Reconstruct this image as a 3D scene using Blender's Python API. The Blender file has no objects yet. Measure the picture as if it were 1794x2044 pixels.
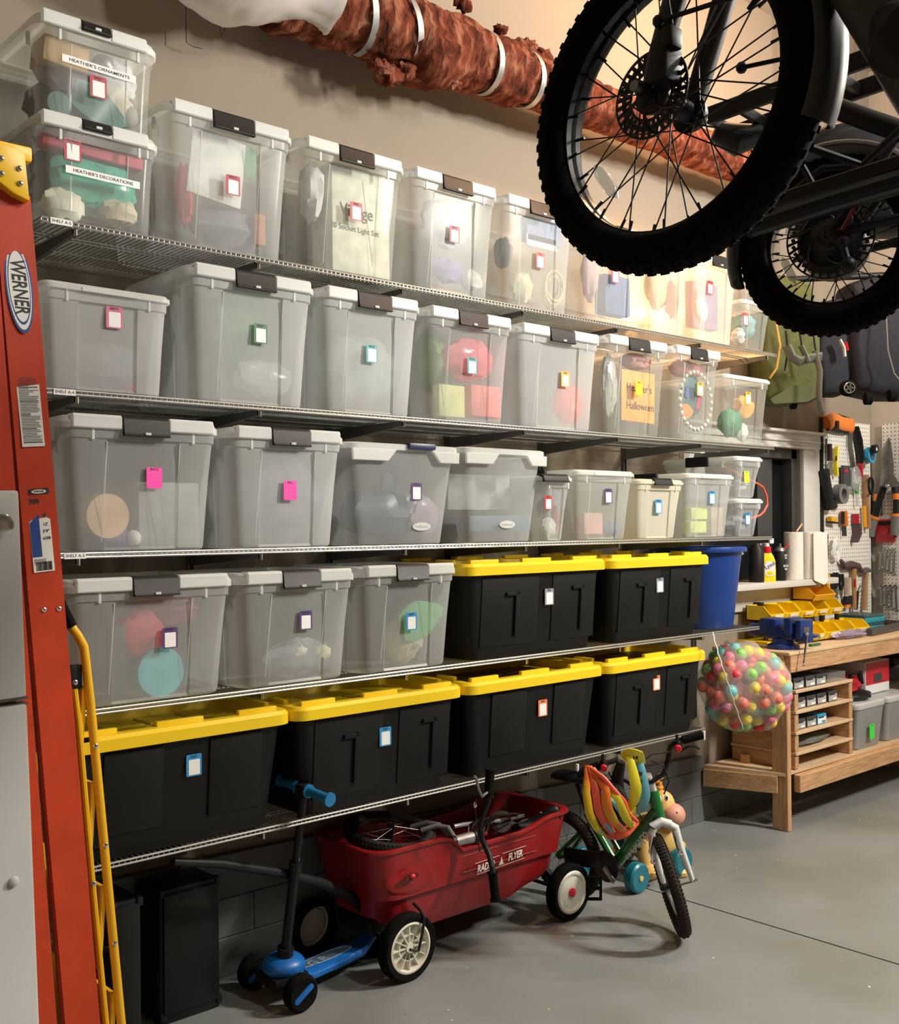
import bpy, bmesh, math, random
from mathutils import Matrix, Vector, Euler, noise
C = bpy.context.scene.collection
PI = math.pi
# ------------------------------------------------------------------ camera
TH = math.radians(47.8)
cam = bpy.data.objects.new('camera', bpy.data.cameras.new('camera'))
C.objects.link(cam)
CAM = Vector((0, -3.42, 1.6))
FW = Vector((math.cos(TH), math.sin(TH), 0)); RT = Vector((math.sin(TH), -math.cos(TH), 0)); UP = Vector((0, 0, 1))
_c, _s = math.cos(math.radians(.5)), math.sin(math.radians(.5))
R2 = RT*_c - UP*_s; U2 = RT*_s + UP*_c
_m = Matrix((R2, U2, -FW)).transposed().to_4x4()
_m.translation = CAM
cam.matrix_world = _m
cam.data.sensor_fit = 'HORIZONTAL'; cam.data.sensor_width = 36; cam.data.lens = 36*2150/1794
cam.data.shift_y = 29/1794
cam.data.clip_start = .05
bpy.context.scene.camera = cam

def ray(u, v):
    return FW + R2*((u-897)/2150) - U2*((v-1051)/2150)
def hit(u, v, ax, val):                     # the world point on an axis plane seen at a photo pixel
    d = ray(u, v); return CAM + d*((val-CAM[ax])/d[ax])
def PX(u, v, x): return hit(u, v, 0, x)
def PY(u, v, y): return hit(u, v, 1, y)
def PZ(u, v, z): return hit(u, v, 2, z)
def PD(u, v, depth): return CAM + ray(u, v)*depth

# ------------------------------------------------------------------ world, light, exposure
sc = bpy.context.scene
w = bpy.data.worlds.new('world'); sc.world = w; w.use_nodes = True
w.node_tree.nodes['Background'].inputs[0].default_value = (.75, .85, 1, 1)
w.node_tree.nodes['Background'].inputs[1].default_value = .012
sc.view_settings.view_transform = 'Standard'; sc.view_settings.look = 'None'
sc.view_settings.gamma = 1; sc.view_settings.exposure = 0.14
try: sc.view_settings.use_curve_mapping = False
except Exception: pass
sc.cycles.max_bounces = 8; sc.cycles.transparent_max_bounces = 24; sc.cycles.diffuse_bounces = 4
sc.cycles.transmission_bounces = 4; sc.cycles.glossy_bounces = 3
sc.cycles.sample_clamp_indirect = 4; sc.cycles.caustics_reflective = False; sc.cycles.caustics_refractive = False

def light(name, kind, loc, power, col, size=.3, sy=None, aim=None):
    l = bpy.data.lights.new(name, kind); l.energy = power; l.color = col
    if kind == 'AREA':
        l.size = size
        if sy: l.shape = 'RECTANGLE'; l.size_y = sy
    else: l.shadow_soft_size = size
    o = bpy.data.objects.new(name, l); C.objects.link(o); o.location = loc
    if aim is not None:
        o.rotation_euler = (Vector(aim)-Vector(loc)).to_track_quat('-Z', 'Y').to_euler()
    return o
KEY = (5.6, -3.6, 3.9); FILL = (3.1, -3.9, 4.3)
light('ceiling_or_fill_light', 'AREA', KEY, 330, (1, .95, .86), .25, .9, (2.8, -.6, .8))
light('ceiling_or_fill_light', 'AREA', FILL, 85, (1, .95, .87), .25, .9, (1.8, -.6, 1.2))  # added lamp, soft fill for the left side
BULB = (4.34, -.075, 2.66)
WARM = (4.5, -1.05, 4.35)
light('pendant_bulb_light', 'POINT', WARM, 105, (1, .56, .29), .06)
light('shelf_bulb_light', 'POINT', BULB, 27, (1, .50, .20), .035)

# ------------------------------------------------------------------ materials
def mat(name, col, rough=.5, metal=0, var=0, scale=30, bump=0, spec=.5, coat=0, trans=0, emit=None, alpha=None, sub=0):
    m = bpy.data.materials.new(name); m.use_nodes = True; nt = m.node_tree; N = nt.nodes; L = nt.links
    b = N['Principled BSDF']; b.inputs['Base Color'].default_value = (*col, 1)
    b.inputs['Roughness'].default_value = rough; b.inputs['Metallic'].default_value = metal
    b.inputs['Specular IOR Level'].default_value = spec; b.inputs['Coat Weight'].default_value = coat
    b.inputs['Transmission Weight'].default_value = trans
    if alpha is not None: b.inputs['Alpha'].default_value = alpha
    if emit: b.inputs['Emission Color'].default_value = (*emit[:3], 1); b.inputs['Emission Strength'].default_value = emit[3]
    if var or bump:
        tc = N.new('ShaderNodeTexCoord'); n = N.new('ShaderNodeTexNoise'); n.inputs['Scale'].default_value = scale
        n.inputs['Detail'].default_value = 5; L.new(tc.outputs['Object'], n.inputs['Vector'])
    if var:
        r = N.new('ShaderNodeValToRGB'); r.color_ramp.elements[0].position = .3; r.color_ramp.elements[1].position = .7
        r.color_ramp.elements[0].color = (*[max(0, c*(1-var)) for c in col], 1)
        r.color_ramp.elements[1].color = (*[min(1, c*(1+var)) for c in col], 1)
        L.new(n.outputs['Fac'], r.inputs[0]); L.new(r.outputs[0], b.inputs['Base Color'])
    if bump:
        bp = N.new('ShaderNodeBump'); bp.inputs['Strength'].default_value = bump; bp.inputs['Distance'].default_value = .01
        L.new(n.outputs['Fac'], bp.inputs['Height']); L.new(bp.outputs[0], b.inputs['Normal'])
    return m

def frosted(name, opaque, tint=(.86, .88, .87), trl=.5, rough=.38):
    """moulded translucent plastic: part of the light passes straight, the rest is scattered to both sides"""
    m = bpy.data.materials.new(name); m.use_nodes = True; nt = m.node_tree; N = nt.nodes; L = nt.links
    for n in list(N): N.remove(n)
    out = N.new('ShaderNodeOutputMaterial'); tr = N.new('ShaderNodeBsdfTransparent'); tr.inputs[0].default_value = (.93, .95, .94, 1)
    d = N.new('ShaderNodeBsdfPrincipled'); d.inputs['Base Color'].default_value = (*tint, 1); d.inputs['Roughness'].default_value = rough
    d.inputs['Specular IOR Level'].default_value = .5
    t = N.new('ShaderNodeBsdfTranslucent'); t.inputs[0].default_value = (*tint, 1)
    a = N.new('ShaderNodeMixShader'); a.inputs[0].default_value = trl; L.new(d.outputs[0], a.inputs[1]); L.new(t.outputs[0], a.inputs[2])
    b = N.new('ShaderNodeMixShader'); tc = N.new('ShaderNodeTexCoord'); n = N.new('ShaderNodeTexNoise'); n.inputs['Scale'].default_value = 5
    L.new(tc.outputs['Object'], n.inputs[0])
    mr = N.new('ShaderNodeMapRange'); mr.inputs[3].default_value = opaque-.04; mr.inputs[4].default_value = min(1, opaque+.04)
    L.new(n.outputs['Fac'], mr.inputs[0]); L.new(mr.outputs[0], b.inputs[0])
    L.new(tr.outputs[0], b.inputs[1]); L.new(a.outputs[0], b.inputs[2]); L.new(b.outputs[0], out.inputs[0])
    return m

M = {}
M['milky'] = frosted('frosted_plastic', .60, (.84, .86, .86), .42)
M['semi'] = frosted('hazy_plastic', .40, (.84, .86, .86), .42, .28)
M['clear'] = frosted('clear_plastic', .26, (.74, .76, .74), .4, .2)
M['lidp'] = frosted('lid_plastic', .80, (.88, .90, .89), .35, .35)
M['cream'] = frosted('cream_plastic', .82, (.84, .82, .70), .35, .4)
M['bag'] = frosted('thin_film', .22, (.85, .85, .9), .3, .12)
M['mesh'] = frosted('net_fabric', .30, (.88, .84, .84), .4, .7)
M['black'] = mat('black_plastic', (.009, .009, .010), .48, spec=.3)
M['tote'] = mat('tote_black', (.006, .007, .007), .5, spec=.25, var=.15, scale=60)
M['rubber'] = mat('rubber', (.005, .005, .005), .9, spec=.1, var=.2, scale=50, bump=.15)
M['yellow'] = mat('lid_yellow', (.83, .58, .012), .36)
M['white'] = mat('white_label', (.85, .85, .84), .5)
M['ink'] = mat('ink', (.02, .02, .02), .6)
M['wire'] = mat('wire_metal', (.42, .42, .40), .33, .75)
M['rail'] = mat('bracket_metal', (.16, .16, .15), .4, .6)
M['chrome'] = mat('chrome', (.75, .75, .75), .15, 1)
M['steel'] = mat('steel', (.30, .29, .28), .4, .9, var=.2, scale=40)
M['galv'] = mat('galvanised_strap', (.30, .31, .31), .6, .8)
M['navy'] = mat('navy_plastic', (.02, .03, .09), .4)

# ------------------------------------------------------------------ builders
WM = {}
def thing(name, label, cat, loc=(0, 0, 0), group=None, rot=None):
    o = bpy.data.objects.new(name, None); C.objects.link(o)
    mw = Matrix.Translation(loc) @ (rot.to_4x4() if rot is not None else Matrix.Identity(4))
    o.matrix_world = mw; WM[o.name] = mw
    o.empty_display_size = .05
    o['label'] = label; o['category'] = cat
    if group: o['group'] = group
    return o
def tag(o, label, cat=None, group=None):
    o['label'] = label
    if cat: o['category'] = cat
    if group: o['group'] = group
    return o
def rotm(rx=0, ry=0, rz=0): return Euler((rx, ry, rz)).to_matrix()
def frame(o, x, y, z=None):
    x = Vector(x).normalized(); y = Vector(y); y = (y-x*y.dot(x)).normalized(); z = x.cross(y)
    m = Matrix((x, y, z)).transposed().to_4x4(); m.translation = Vector(o); return m
def axis_frame(a, b):
    a = Vector(a); b = Vector(b); z = (b-a).normalized()
    t = Vector((0, 0, 1)) if abs(z.z) < .9 else Vector((1, 0, 0))
    x = t.cross(z).normalized(); y = z.cross(x)
    m = Matrix((x, y, z)).transposed().to_4x4(); m.translation = a; return m

class MB:
    def __init__(s, m=None): s.v = []; s.f = []; s.m = m or Matrix.Identity(4)
    def at(s, m): s.m = m; return s
    def add(s, vs, fs):
        k = len(s.v); s.v += [s.m @ Vector(p) for p in vs]; s.f += [tuple(i+k for i in f) for f in fs]; return s
    def box(s, c, d, r=None):
        x, y, z = d[0]/2, d[1]/2, d[2]/2; c = Vector(c)
        vs = [Vector((a*x, b*y, e*z)) for a in (-1, 1) for b in (-1, 1) for e in (-1, 1)]
        if r is not None: vs = [r @ p for p in vs]
        return s.add([p+c for p in vs], [(0, 1, 3, 2), (4, 6, 7, 5), (0, 4, 5, 1), (2, 3, 7, 6), (0, 2, 6, 4), (1, 5, 7, 3)])
    def bar(s, a, b, wx, wy, up=(0, 0, 1)):                # a straight rectangular bar from a to b
        a = Vector(a); b = Vector(b); z = (b-a).normalized(); u = Vector(up); u = (u-z*u.dot(z)).normalized(); x = u.cross(z)
        vs = [p + x*i*wx/2 + u*j*wy/2 for p in (a, b) for i, j in ((-1, -1), (1, -1), (1, 1), (-1, 1))]
        return s.add(vs, [(3, 2, 1, 0), (4, 5, 6, 7), (0, 1, 5, 4), (1, 2, 6, 5), (2, 3, 7, 6), (3, 0, 4, 7)])
    def loft(s, rings, caps=(1, 1), closed=False):
        n = len(rings[0]); vs = [p for r in rings for p in r]; fs = []
        K = len(rings)
        for k in range(K if closed else K-1):
            a, b = k*n, ((k+1) % K)*n
            fs += [(a+i, a+(i+1) % n, b+(i+1) % n, b+i) for i in range(n)]
        if caps[0]: fs.append(tuple(range(n))[::-1])
        if caps[1]: fs.append(tuple(range((K-1)*n, K*n)))
        return s.add(vs, fs)
    def tube(s, pts, r, n=8, caps=1, closed=False, flat=None):
        P = [Vector(p) for p in pts]; K = len(P); rs = r if isinstance(r, list) else [r]*K; rings = []; u = None
        for i, p in enumerate(P):
            if closed: t = (P[(i+1) % K]-P[i-1])
            else: t = (P[min(i+1, K-1)]-P[max(i-1, 0)])
            t.normalize()
            if u is None: u = Vector(flat) if flat else (Vector((0, 0, 1)) if abs(t.z) < .9 else Vector((1, 0, 0)))
            u = (u-t*u.dot(t)).normalized(); w_ = t.cross(u)
            rr = rs[i]; ra, rb = rr if isinstance(rr, tuple) else (rr, rr)
            rings.append([p+u*math.cos(2*PI*j/n)*ra+w_*math.sin(2*PI*j/n)*rb for j in range(n)])
        return s.loft(rings, (caps, caps) if not closed else (0, 0), closed)
    def lathe(s, prof, n=20, m=None, caps=(1, 1)):
        rings = [[Vector((r*math.cos(2*PI*j/n), r*math.sin(2*PI*j/n), z)) for j in range(n)] for r, z in prof]
        if m is not None: rings = [[m @ p for p in q] for q in rings]
        return s.loft(rings, caps)
    def cyl(s, a, b, r, n=16, r2=None):
        m = axis_frame(a, b); h = (Vector(b)-Vector(a)).length
        return s.lathe([(r, 0), (r if r2 is None else r2, h)], n, m)
    def sph(s, c, r, n=12, m=None, fn=None):
        c = Vector(c); rx, ry, rz = r if isinstance(r, (tuple, list)) else (r, r, r); K = max(4, n//2); rings = []
        for k in range(K+1):
            a = PI*(k/K) ; a = min(max(a, .04), PI-.04); rg = []
            for j in range(n):
                d = Vector((math.sin(a)*math.cos(2*PI*j/n), math.sin(a)*math.sin(2*PI*j/n), -math.cos(a)))
                q = fn(d) if fn else 1
                p = Vector((d.x*rx*q, d.y*ry*q, d.z*rz*q))
                if m is not None: p = m @ p
                rg.append(c+p)
            rings.append(rg)
        return s.loft(rings)
    def prism(s, poly, h, m=None, both=False):              # polygon in local xy extruded along z
        n = len(poly); z0 = -h/2 if both else 0
        vs = [Vector((x, y, z0)) for x, y in poly]+[Vector((x, y, z0+h)) for x, y in poly]
        if m is not None: vs = [m @ p for p in vs]
        return s.add(vs, [tuple(range(n))[::-1], tuple(range(n, 2*n))]+[(i, (i+1) % n, n+(i+1) % n, n+i) for i in range(n)])
    def torus(s, R, r, m=None, n=40, k=10, a0=0, a1=None, ry=None):
        rings = []; full = a1 is None; N = n if full else n+1; a1 = a0+2*PI if full else a1
        for i in range(N):
            a = a0+(a1-a0)*i/n; d = Vector((math.cos(a), math.sin(a), 0))
            rg = [d*(R+r*math.cos(2*PI*j/k))+Vector((0, 0, (ry or r)*math.sin(2*PI*j/k))) for j in range(k)]
            if m is not None: rg = [m @ p for p in rg]
            rings.append(rg)
        return s.loft(rings, (0, 0) if full else (1, 1), full)
    def build(s, name, material, parent=None, bevel=0, sharp=32, seg=2, kind=None, solid=0):
        me = bpy.data.meshes.new(name)
        inv = WM[parent.name].inverted() if parent is not None and parent.name in WM else Matrix.Identity(4)
        me.from_pydata([inv @ p for p in s.v], [], s.f)
        bm = bmesh.new(); bm.from_mesh(me)
        bmesh.ops.recalc_face_normals(bm, faces=bm.faces)
        if bevel:
            es = [e for e in bm.edges if len(e.link_faces) == 2 and e.calc_face_angle(0) > math.radians(35)]
            bmesh.ops.bevel(bm, geom=es, offset=bevel, segments=seg, affect='EDGES', profile=.6, clamp_overlap=True)
        bm.to_mesh(me); bm.free()
        me.polygons.foreach_set('use_smooth', [True]*len(me.polygons)); me.set_sharp_from_angle(angle=math.radians(sharp))
        if isinstance(material, str): material = M[material]
        me.materials.append(material)
        o = bpy.data.objects.new(name, me); C.objects.link(o)
        if parent is not None:
            o.parent = parent; WM[o.name] = WM[parent.name]
        else:
            if kind != 'structure' and me.vertices:              # origin at the thing's base
                xs = [q.co for q in me.vertices]; b = Vector((sum(q.x for q in xs)/len(xs), sum(q.y for q in xs)/len(xs), min(q.z for q in xs)))
                me.transform(Matrix.Translation(-b)); o.location = b; WM[o.name] = Matrix.Translation(b)
            else: WM[o.name] = Matrix.Identity(4)
        if kind: o['kind'] = kind
        return o
def G(): return MB()

_tc = {}
def text(body, size, material, m, parent, name='lettering', sx=1, depth=.0004, align='CENTER', shear=0, bold=0, space=1):
    """flat printed lettering as a mesh: local x to the right, y up"""
    key = (body, align, shear, bold, space)
    if key not in _tc:
        cu = bpy.data.curves.new('txt', 'FONT'); cu.body = body; cu.align_x = align; cu.align_y = 'CENTER'; cu.size = 1
        cu.shear = shear; cu.offset = bold; cu.space_character = space; cu.resolution_u = 3
        to = bpy.data.objects.new('txt', cu); C.objects.link(to)
        dg = bpy.context.evaluated_depsgraph_get(); me = bpy.data.meshes.new_from_object(to.evaluated_get(dg))
        _tc[key] = ([tuple(q.co) for q in me.vertices], [tuple(p.vertices) for p in me.polygons])
        bpy.data.objects.remove(to); bpy.data.curves.remove(cu); bpy.data.meshes.remove(me)
    vs, fs = _tc[key]
    return MB(m).add([(x*size*sx, y*size, depth) for x, y, z in vs], fs).build(name, material, parent)

def rrect(w, d, r, n=4, cx=0, cy=0):
    o = []
    for qx, qy, a0 in ((1, -1, -PI/2), (1, 1, 0), (-1, 1, PI/2), (-1, -1, PI)):
        for k in range(n+1):
            a = a0+PI/2*k/n; o.append((cx+qx*(w/2-r)+r*math.cos(a), cy+qy*(d/2-r)+r*math.sin(a)))
    return o
FRONT = Matrix(((1, 0, 0, 0), (0, 0, -1, 0), (0, 1, 0, 0), (0, 0, 0, 1)))       # local xy -> world xz, local z -> -y (faces the room)
def face(p, roll=0): return Matrix.Translation(p) @ FRONT @ Matrix.Rotation(roll, 4, 'Z')
def lump(c, size, seed=0, amp=.22, n=20, fr=2.2):
    g = G(); o = Vector((seed*7.3, seed*3.1, seed))
    return g.sph(c, (size[0]/2, size[1]/2, size[2]/2), n, fn=lambda d: 1+amp*noise.noise(d*fr+o)+amp*.5*noise.noise(d*fr*2.7+o))
# ------------------------------------------------------------------ the room
def wallmat(name, col, bump=.08, sc_=160, var=.03):
    return mat(name, col, .85, var=var, scale=sc_, bump=bump)
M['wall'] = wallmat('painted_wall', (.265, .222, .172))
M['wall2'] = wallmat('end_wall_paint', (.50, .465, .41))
M['curb'] = mat('grey_painted_concrete', (.13, .135, .13), .6, var=.12, scale=9, bump=.12)
def floormat():
    m = mat('painted_concrete_floor', (.22, .235, .225), .42, bump=.06, scale=40)
    nt = m.node_tree; N = nt.nodes; L = nt.links; b = N['Principled BSDF']
    tc = N.new('ShaderNodeTexCoord')
    n1 = N.new('ShaderNodeTexNoise'); n1.inputs['Scale'].default_value = 1.7; n1.inputs['Detail'].default_value = 6; L.new(tc.outputs['Object'], n1.inputs[0])
    r1 = N.new('ShaderNodeValToRGB'); r1.color_ramp.elements[0].color = (.20, .21, .195, 1); r1.color_ramp.elements[1].color = (.25, .265, .26, 1)
    r1.color_ramp.elements[0].position = .35; r1.color_ramp.elements[1].position = .65; L.new(n1.outputs[0], r1.inputs[0])
    cur = r1.outputs[0]
    for scl, th, col in ((28, .79, (.62, .6, .54)), (60, .80, (.045, .045, .04))):       # chips of paint and dirt specks
        v = N.new('ShaderNodeTexNoise'); v.inputs['Scale'].default_value = scl; v.inputs['Detail'].default_value = 2; L.new(tc.outputs['Object'], v.inputs[0])
        lt = N.new('ShaderNodeMath'); lt.operation = 'GREATER_THAN'; lt.inputs[1].default_value = th-.04; L.new(v.outputs[0], lt.inputs[0])
        mx = N.new('ShaderNodeMixRGB'); mx.inputs[2].default_value = (*col, 1); L.new(lt.outputs[0], mx.inputs[0]); L.new(cur, mx.inputs[1]); cur = mx.outputs[0]
    L.new(cur, b.inputs['Base Color'])
    rr = N.new('ShaderNodeMapRange'); rr.inputs[3].default_value = .34; rr.inputs[4].default_value = .6
    L.new(n1.outputs[0], rr.inputs[0]); L.new(rr.outputs[0], b.inputs['Roughness'])
    return m
M['floor'] = floormat()
X0, X1, Y0, ZC = -2.2, 6.9, -6.6, 4.6
def struct(g, name, m, parent=None, **k):
    o = g.build(name, m, parent, kind=None if parent else 'structure', **k); return o
CR = 3.815                                                    # saw-cut joint in the slab
struct(G().box(((X0+CR)/2-.0025, Y0/2, -.06), (CR-X0-.005, -Y0, .12)), 'floor', 'floor')
g = G().box(((X1+CR)/2+.0025, Y0/2, -.06), (X1-CR-.005, -Y0, .12)); g.box((CR, Y0/2, -.07), (.012, -Y0, .10)); struct(g, 'floor', 'floor')
WX0, WX1, WZ0, WZ1 = 4.95, 5.98, 1.27, 2.05                   # window opening in the shelf wall
g = G()
g.box(((X0+WX0)/2, .06, ZC/2), (WX0-X0, .12, ZC)); g.box(((WX1+X1)/2, .06, ZC/2), (X1-WX1, .12, ZC))
g.box(((WX0+WX1)/2, .06, WZ0/2), (WX1-WX0, .12, WZ0)); g.box(((WX0+WX1)/2, .06, (WZ1+ZC)/2), (WX1-WX0, .12, ZC-WZ1))
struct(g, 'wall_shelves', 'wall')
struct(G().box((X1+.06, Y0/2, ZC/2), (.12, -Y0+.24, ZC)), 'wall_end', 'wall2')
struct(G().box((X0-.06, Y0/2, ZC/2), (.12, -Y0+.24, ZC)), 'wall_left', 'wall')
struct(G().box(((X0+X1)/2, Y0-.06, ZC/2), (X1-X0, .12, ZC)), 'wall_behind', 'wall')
M['ceil'] = wallmat('ceiling_paint', (.50, .45, .38)); struct(G().box(((X0+X1)/2, Y0/2, ZC+.06), (X1-X0+.3, -Y0+.3, .12)), 'ceiling', 'ceil')
# concrete stem wall in blocks: every course a piece with a recessed joint
g = G(); random.seed(4)
for row in range(3):
    x = .6+(row % 2)*.3
    while x < (4.86 if row == 2 else 6.8):
        x2 = min(x+.6, 4.9 if row == 2 else 6.86); za, zb = row*.14, row*.14+.138
        t0, t1 = (zb, zb) if row < 2 else (.44-.029*max(0, x-1.9), .44-.029*max(0, x2-1.9))
        a, b = x+.001, x2-.001
        g.add([(a, -.029, za), (b, -.029, za), (b, -.029, t1), (a, -.029, t0), (a, .005, za), (b, .005, za), (b, .005, t1), (a, .005, t0)], [(0, 1, 2, 3), (7, 6, 5, 4), (0, 4, 5, 1), (1, 5, 6, 2), (2, 6, 7, 3), (3, 7, 4, 0)]); x = x2
struct(g, 'baseboard_shelves', 'curb', bevel=.003, seg=1)
# window
M['trim'] = mat('white_trim_paint', (.62, .60, .56), .4)
M['glass'] = mat('dark_window_glass', (.01, .012, .013), .06, spec=.6)
wn = struct(G().box(((WX0+WX1)/2, .10, (WZ0+WZ1)/2), (WX1-WX0, .01, WZ1-WZ0)), 'window_1', 'glass')
def wpart(g, n, m='trim', **k): return g.build(n, m, wn, **k)
for x, s in ((WX0, -1), (WX1, 1)):
    wpart(G().box((x+s*.095, -.012, (WZ0+WZ1)/2), (.19, .03, WZ1-WZ0+.02)), 'side_casing', bevel=.004)
g = G().box(((WX0+WX1)/2, -.012, WZ1+.05), (WX1-WX0+.40, .034, .09))
g.box(((WX0+WX1)/2, -.02, WZ1+.008), (WX1-WX0+.30, .045, .016)); g.box(((WX0+WX1)/2, -.018, WZ1+.045), (WX1-WX0+.36, .05, .012)); g.box(((WX0+WX1)/2, -.03, WZ1+.098), (WX1-WX0+.44, .07, .016))
wpart(g, 'head_casing', bevel=.003)
wpart(G().box(((WX0+WX1)/2-.02, -.045, WZ0-.018), (WX1-WX0+.42, .20, .036)), 'sill', bevel=.004)
wpart(G().box(((WX0+WX1)/2-.02, -.012, WZ0-.10), (WX1-WX0+.38, .024, .13)), 'apron', bevel=.004)
M['mullion'] = mat('dark_frame', (.045, .045, .04), .5)
wpart(G().box((5.66, .07, (WZ0+WZ1)/2), (.16, .05, WZ1-WZ0)), 'mullion', mat('grey_frame', (.045, .045, .042), .6))
wpart(G().box((WX1-.03, .06, (WZ0+WZ1)/2), (.06, .08, WZ1-WZ0)).box(((WX0+WX1)/2, .06, WZ1-.03), (WX1-WX0, .08, .06)), 'sash', 'mullion', bevel=.003)

# ------------------------------------------------------------------ wire shelving
BX = (1.265, 1.865, 2.465, 3.085, 3.667, 4.28, 4.86)
SZ = {'A1': .642, 'A2': 1.087, 'A3': 1.533, 'A4': 1.99, 'A5': 2.463}
SH0 = {'A1': 1.20, 'A2': 1.20, 'A3': 1.19, 'A4': 1.17, 'A5': 1.165}
SH1 = {'A1': 4.28, 'A2': 4.75, 'A3': 4.875, 'A4': 4.90, 'A5': 4.93}
for i, x in enumerate(BX):
    z0, z1 = (.56, 2.62)
    g = G().box((x-.010, -.008, (z0+z1)/2), (.006, .016, z1-z0)).box((x+.010, -.008, (z0+z1)/2), (.006, .016, z1-z0)).box((x, -.002, (z0+z1)/2), (.024, .004, z1-z0))
    o = g.build('wall_upright', 'rail'); tag(o, ['first', 'second', 'third', 'fourth', 'fifth', 'sixth', 'last'][i]+' slotted steel wall upright of the shelving counted from the orange ladder', 'shelf upright', 'wall uprights of the shelving')
o = G().box((3.0, -.008, 2.64), (3.9, .016, .03)).build('hanging_rail', 'rail'); tag(o, 'long horizontal steel rail the shelf uprights hang from', 'rail')
shelf_word = {'A1': 'lowest wire shelf, holding four black totes with yellow lids', 'A2': 'wire shelf second from the floor, ending under the blue tub',
              'A3': 'middle wire shelf, tagged SHELF A-3 at its left end', 'A4': 'wire shelf tagged SHELF A-4 at its left end', 'A5': 'topmost wire shelf, tagged SHELF A-5, under the holiday bins'}
for k, z in SZ.items():
    xa, xb = SH0[k], SH1[k]
    t = thing('wire_shelf', shelf_word[k], 'shelf', ((xa+xb)/2, -.24, z), 'wire shelves on the long wall')
    G().cyl((xa, -.472, z), (xb, -.472, z), .0035, 8).cyl((xa, -.474, z-.011), (xb, -.474, z-.011), .0035, 8).build('front_lip', 'wire', t)
    g = G()
    for y in (-.455, -.33, -.30, -.155, -.03): g.cyl((xa, y, z-.006), (xb, y, z-.006), .0028, 6)
    g.build('length_rod', 'wire', t)
    g = G(); n = int((xb-xa)/.0175)
    for i in range(n+1):
        x = xa+(xb-xa)*i/n
        g.box((x, -.245, z-.0005), (.0026, .452, .0026)); g.box((x, -.4735, z-.0085), (.0026, .0026, .013))
    g.build('cross_wires', 'wire', t, kind='stuff')
    for i, x in enumerate(BX):
        if x > xb+.01 or (k == 'A1' and i > 5): continue
        g = G()
        for s in (-.006, .006):
            g.add([(x+s, -.015, z-.012), (x+s, -.46, z-.012), (x+s, -.462, z-.030), (x+s, -.015, z-.062)], [(0, 1, 2, 3)])
        g.box((x, -.237, z-.0125), (.014, .445, .002)); g.box((x, -.2+-.02, z-.042), (.010, .002, .002))
        g.add([(x-.006, -.462, z-.030), (x+.006, -.462, z-.030), (x+.006, -.015, z-.062), (x-.006, -.015, z-.062)], [(0, 1, 2, 3)])
        br = g.build('bracket', 'rail', t)
        G().cyl((x, -.466, z-.034), (x, -.466, z-.014), .005, 8).build('bracket_tip', 'chrome', br)
for k, (u, v) in {'A5': (123, 441), 'A4': (129, 774), 'A3': (150, 1105)}.items():
    p = PY(u, v, -.480); z = SZ[k]
    t = thing('shelf_tag', f'small white strip reading SHELF {k[0]}-{k[1]} clipped to a wire shelf front', 'label', (p.x, -.481, z-.008), 'shelf tags')
    t['label'] = {'A5': 'small white tag reading SHELF A-5 on the top shelf edge', 'A4': 'small white tag reading SHELF A-4 on the second shelf edge from the top', 'A3': 'small white tag reading SHELF A-3 on the middle shelf edge'}[k]
    G().box((p.x, -.479, z-.006), (.062, .002, .017)).build('strip', 'white', t)
    text('SHELF '+k[0]+'-'+k[1], .0125, 'ink', face((p.x, -.4802, z-.006)), t)

# ------------------------------------------------------------------ storage bins
STK = {}
def stkmat(c):
    if c not in STK: STK[c] = mat('sticker_'+c, {'crimson': (.42, .02, .05), 'red': (.60, .03, .03), 'pink': (.62, .14, .27), 'green': (.03, .16, .07), 'teal': (.08, .34, .38),
        'orange': (.85, .38, .02), 'yellow': (.90, .50, .01), 'hotpink': (.90, .06, .42), 'purple': (.09, .04, .17), 'blue': (.03, .26, .55), 'lime': (.55, .85, .03),
        'gray': (.28, .27, .33), 'coral': (.75, .20, .08), 'neon': (.05, .75, .06)}[c], .5)
    return STK[c]
def sticker(par, u, v, yf, col, code, w=.050, h=.062, solid=False):
    p = PY(u, v, yf); m = face(p)
    s = MB(m).prism(rrect(w, h, .004, 2), .0009).build('sticker', stkmat(col), par); s['label'] = col+' sticker square with a code line'
    if not solid: MB(m @ Matrix.Translation((0.001, -.006, .0008))).prism(rrect(w*.72, h*.70, .002, 2), .0005).build('white_panel', 'white', s)
    text(code, .0105, 'ink', m @ Matrix.Translation((0, h*.40, .0011)), s, 'code_text')
    return s
def outline(w, d, r, rec, rw, n=4):
    """plan of a bin wall, its front carrying a shallow recessed panel"""
    o = rrect(w, d, r, n); k = len(o)
    yf = -d/2; pan = [(-rw, yf), (-rw+.004, yf+rec), (rw-.004, yf+rec), (rw, yf)]
    sid = [(w/2, -d*.22), (w/2-rec, -d*.2), (w/2-rec, d*.2), (w/2, d*.22)]
    # rrect starts at the front-right corner and ends at the front-left one
    q = o[:n+1]+sid+o[n+1:3*n+3]+[(-x, y) for x, y in sid[::-1]]+o[3*n+3:]+pan
    return q
HOLE = []
BINS = []
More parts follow.
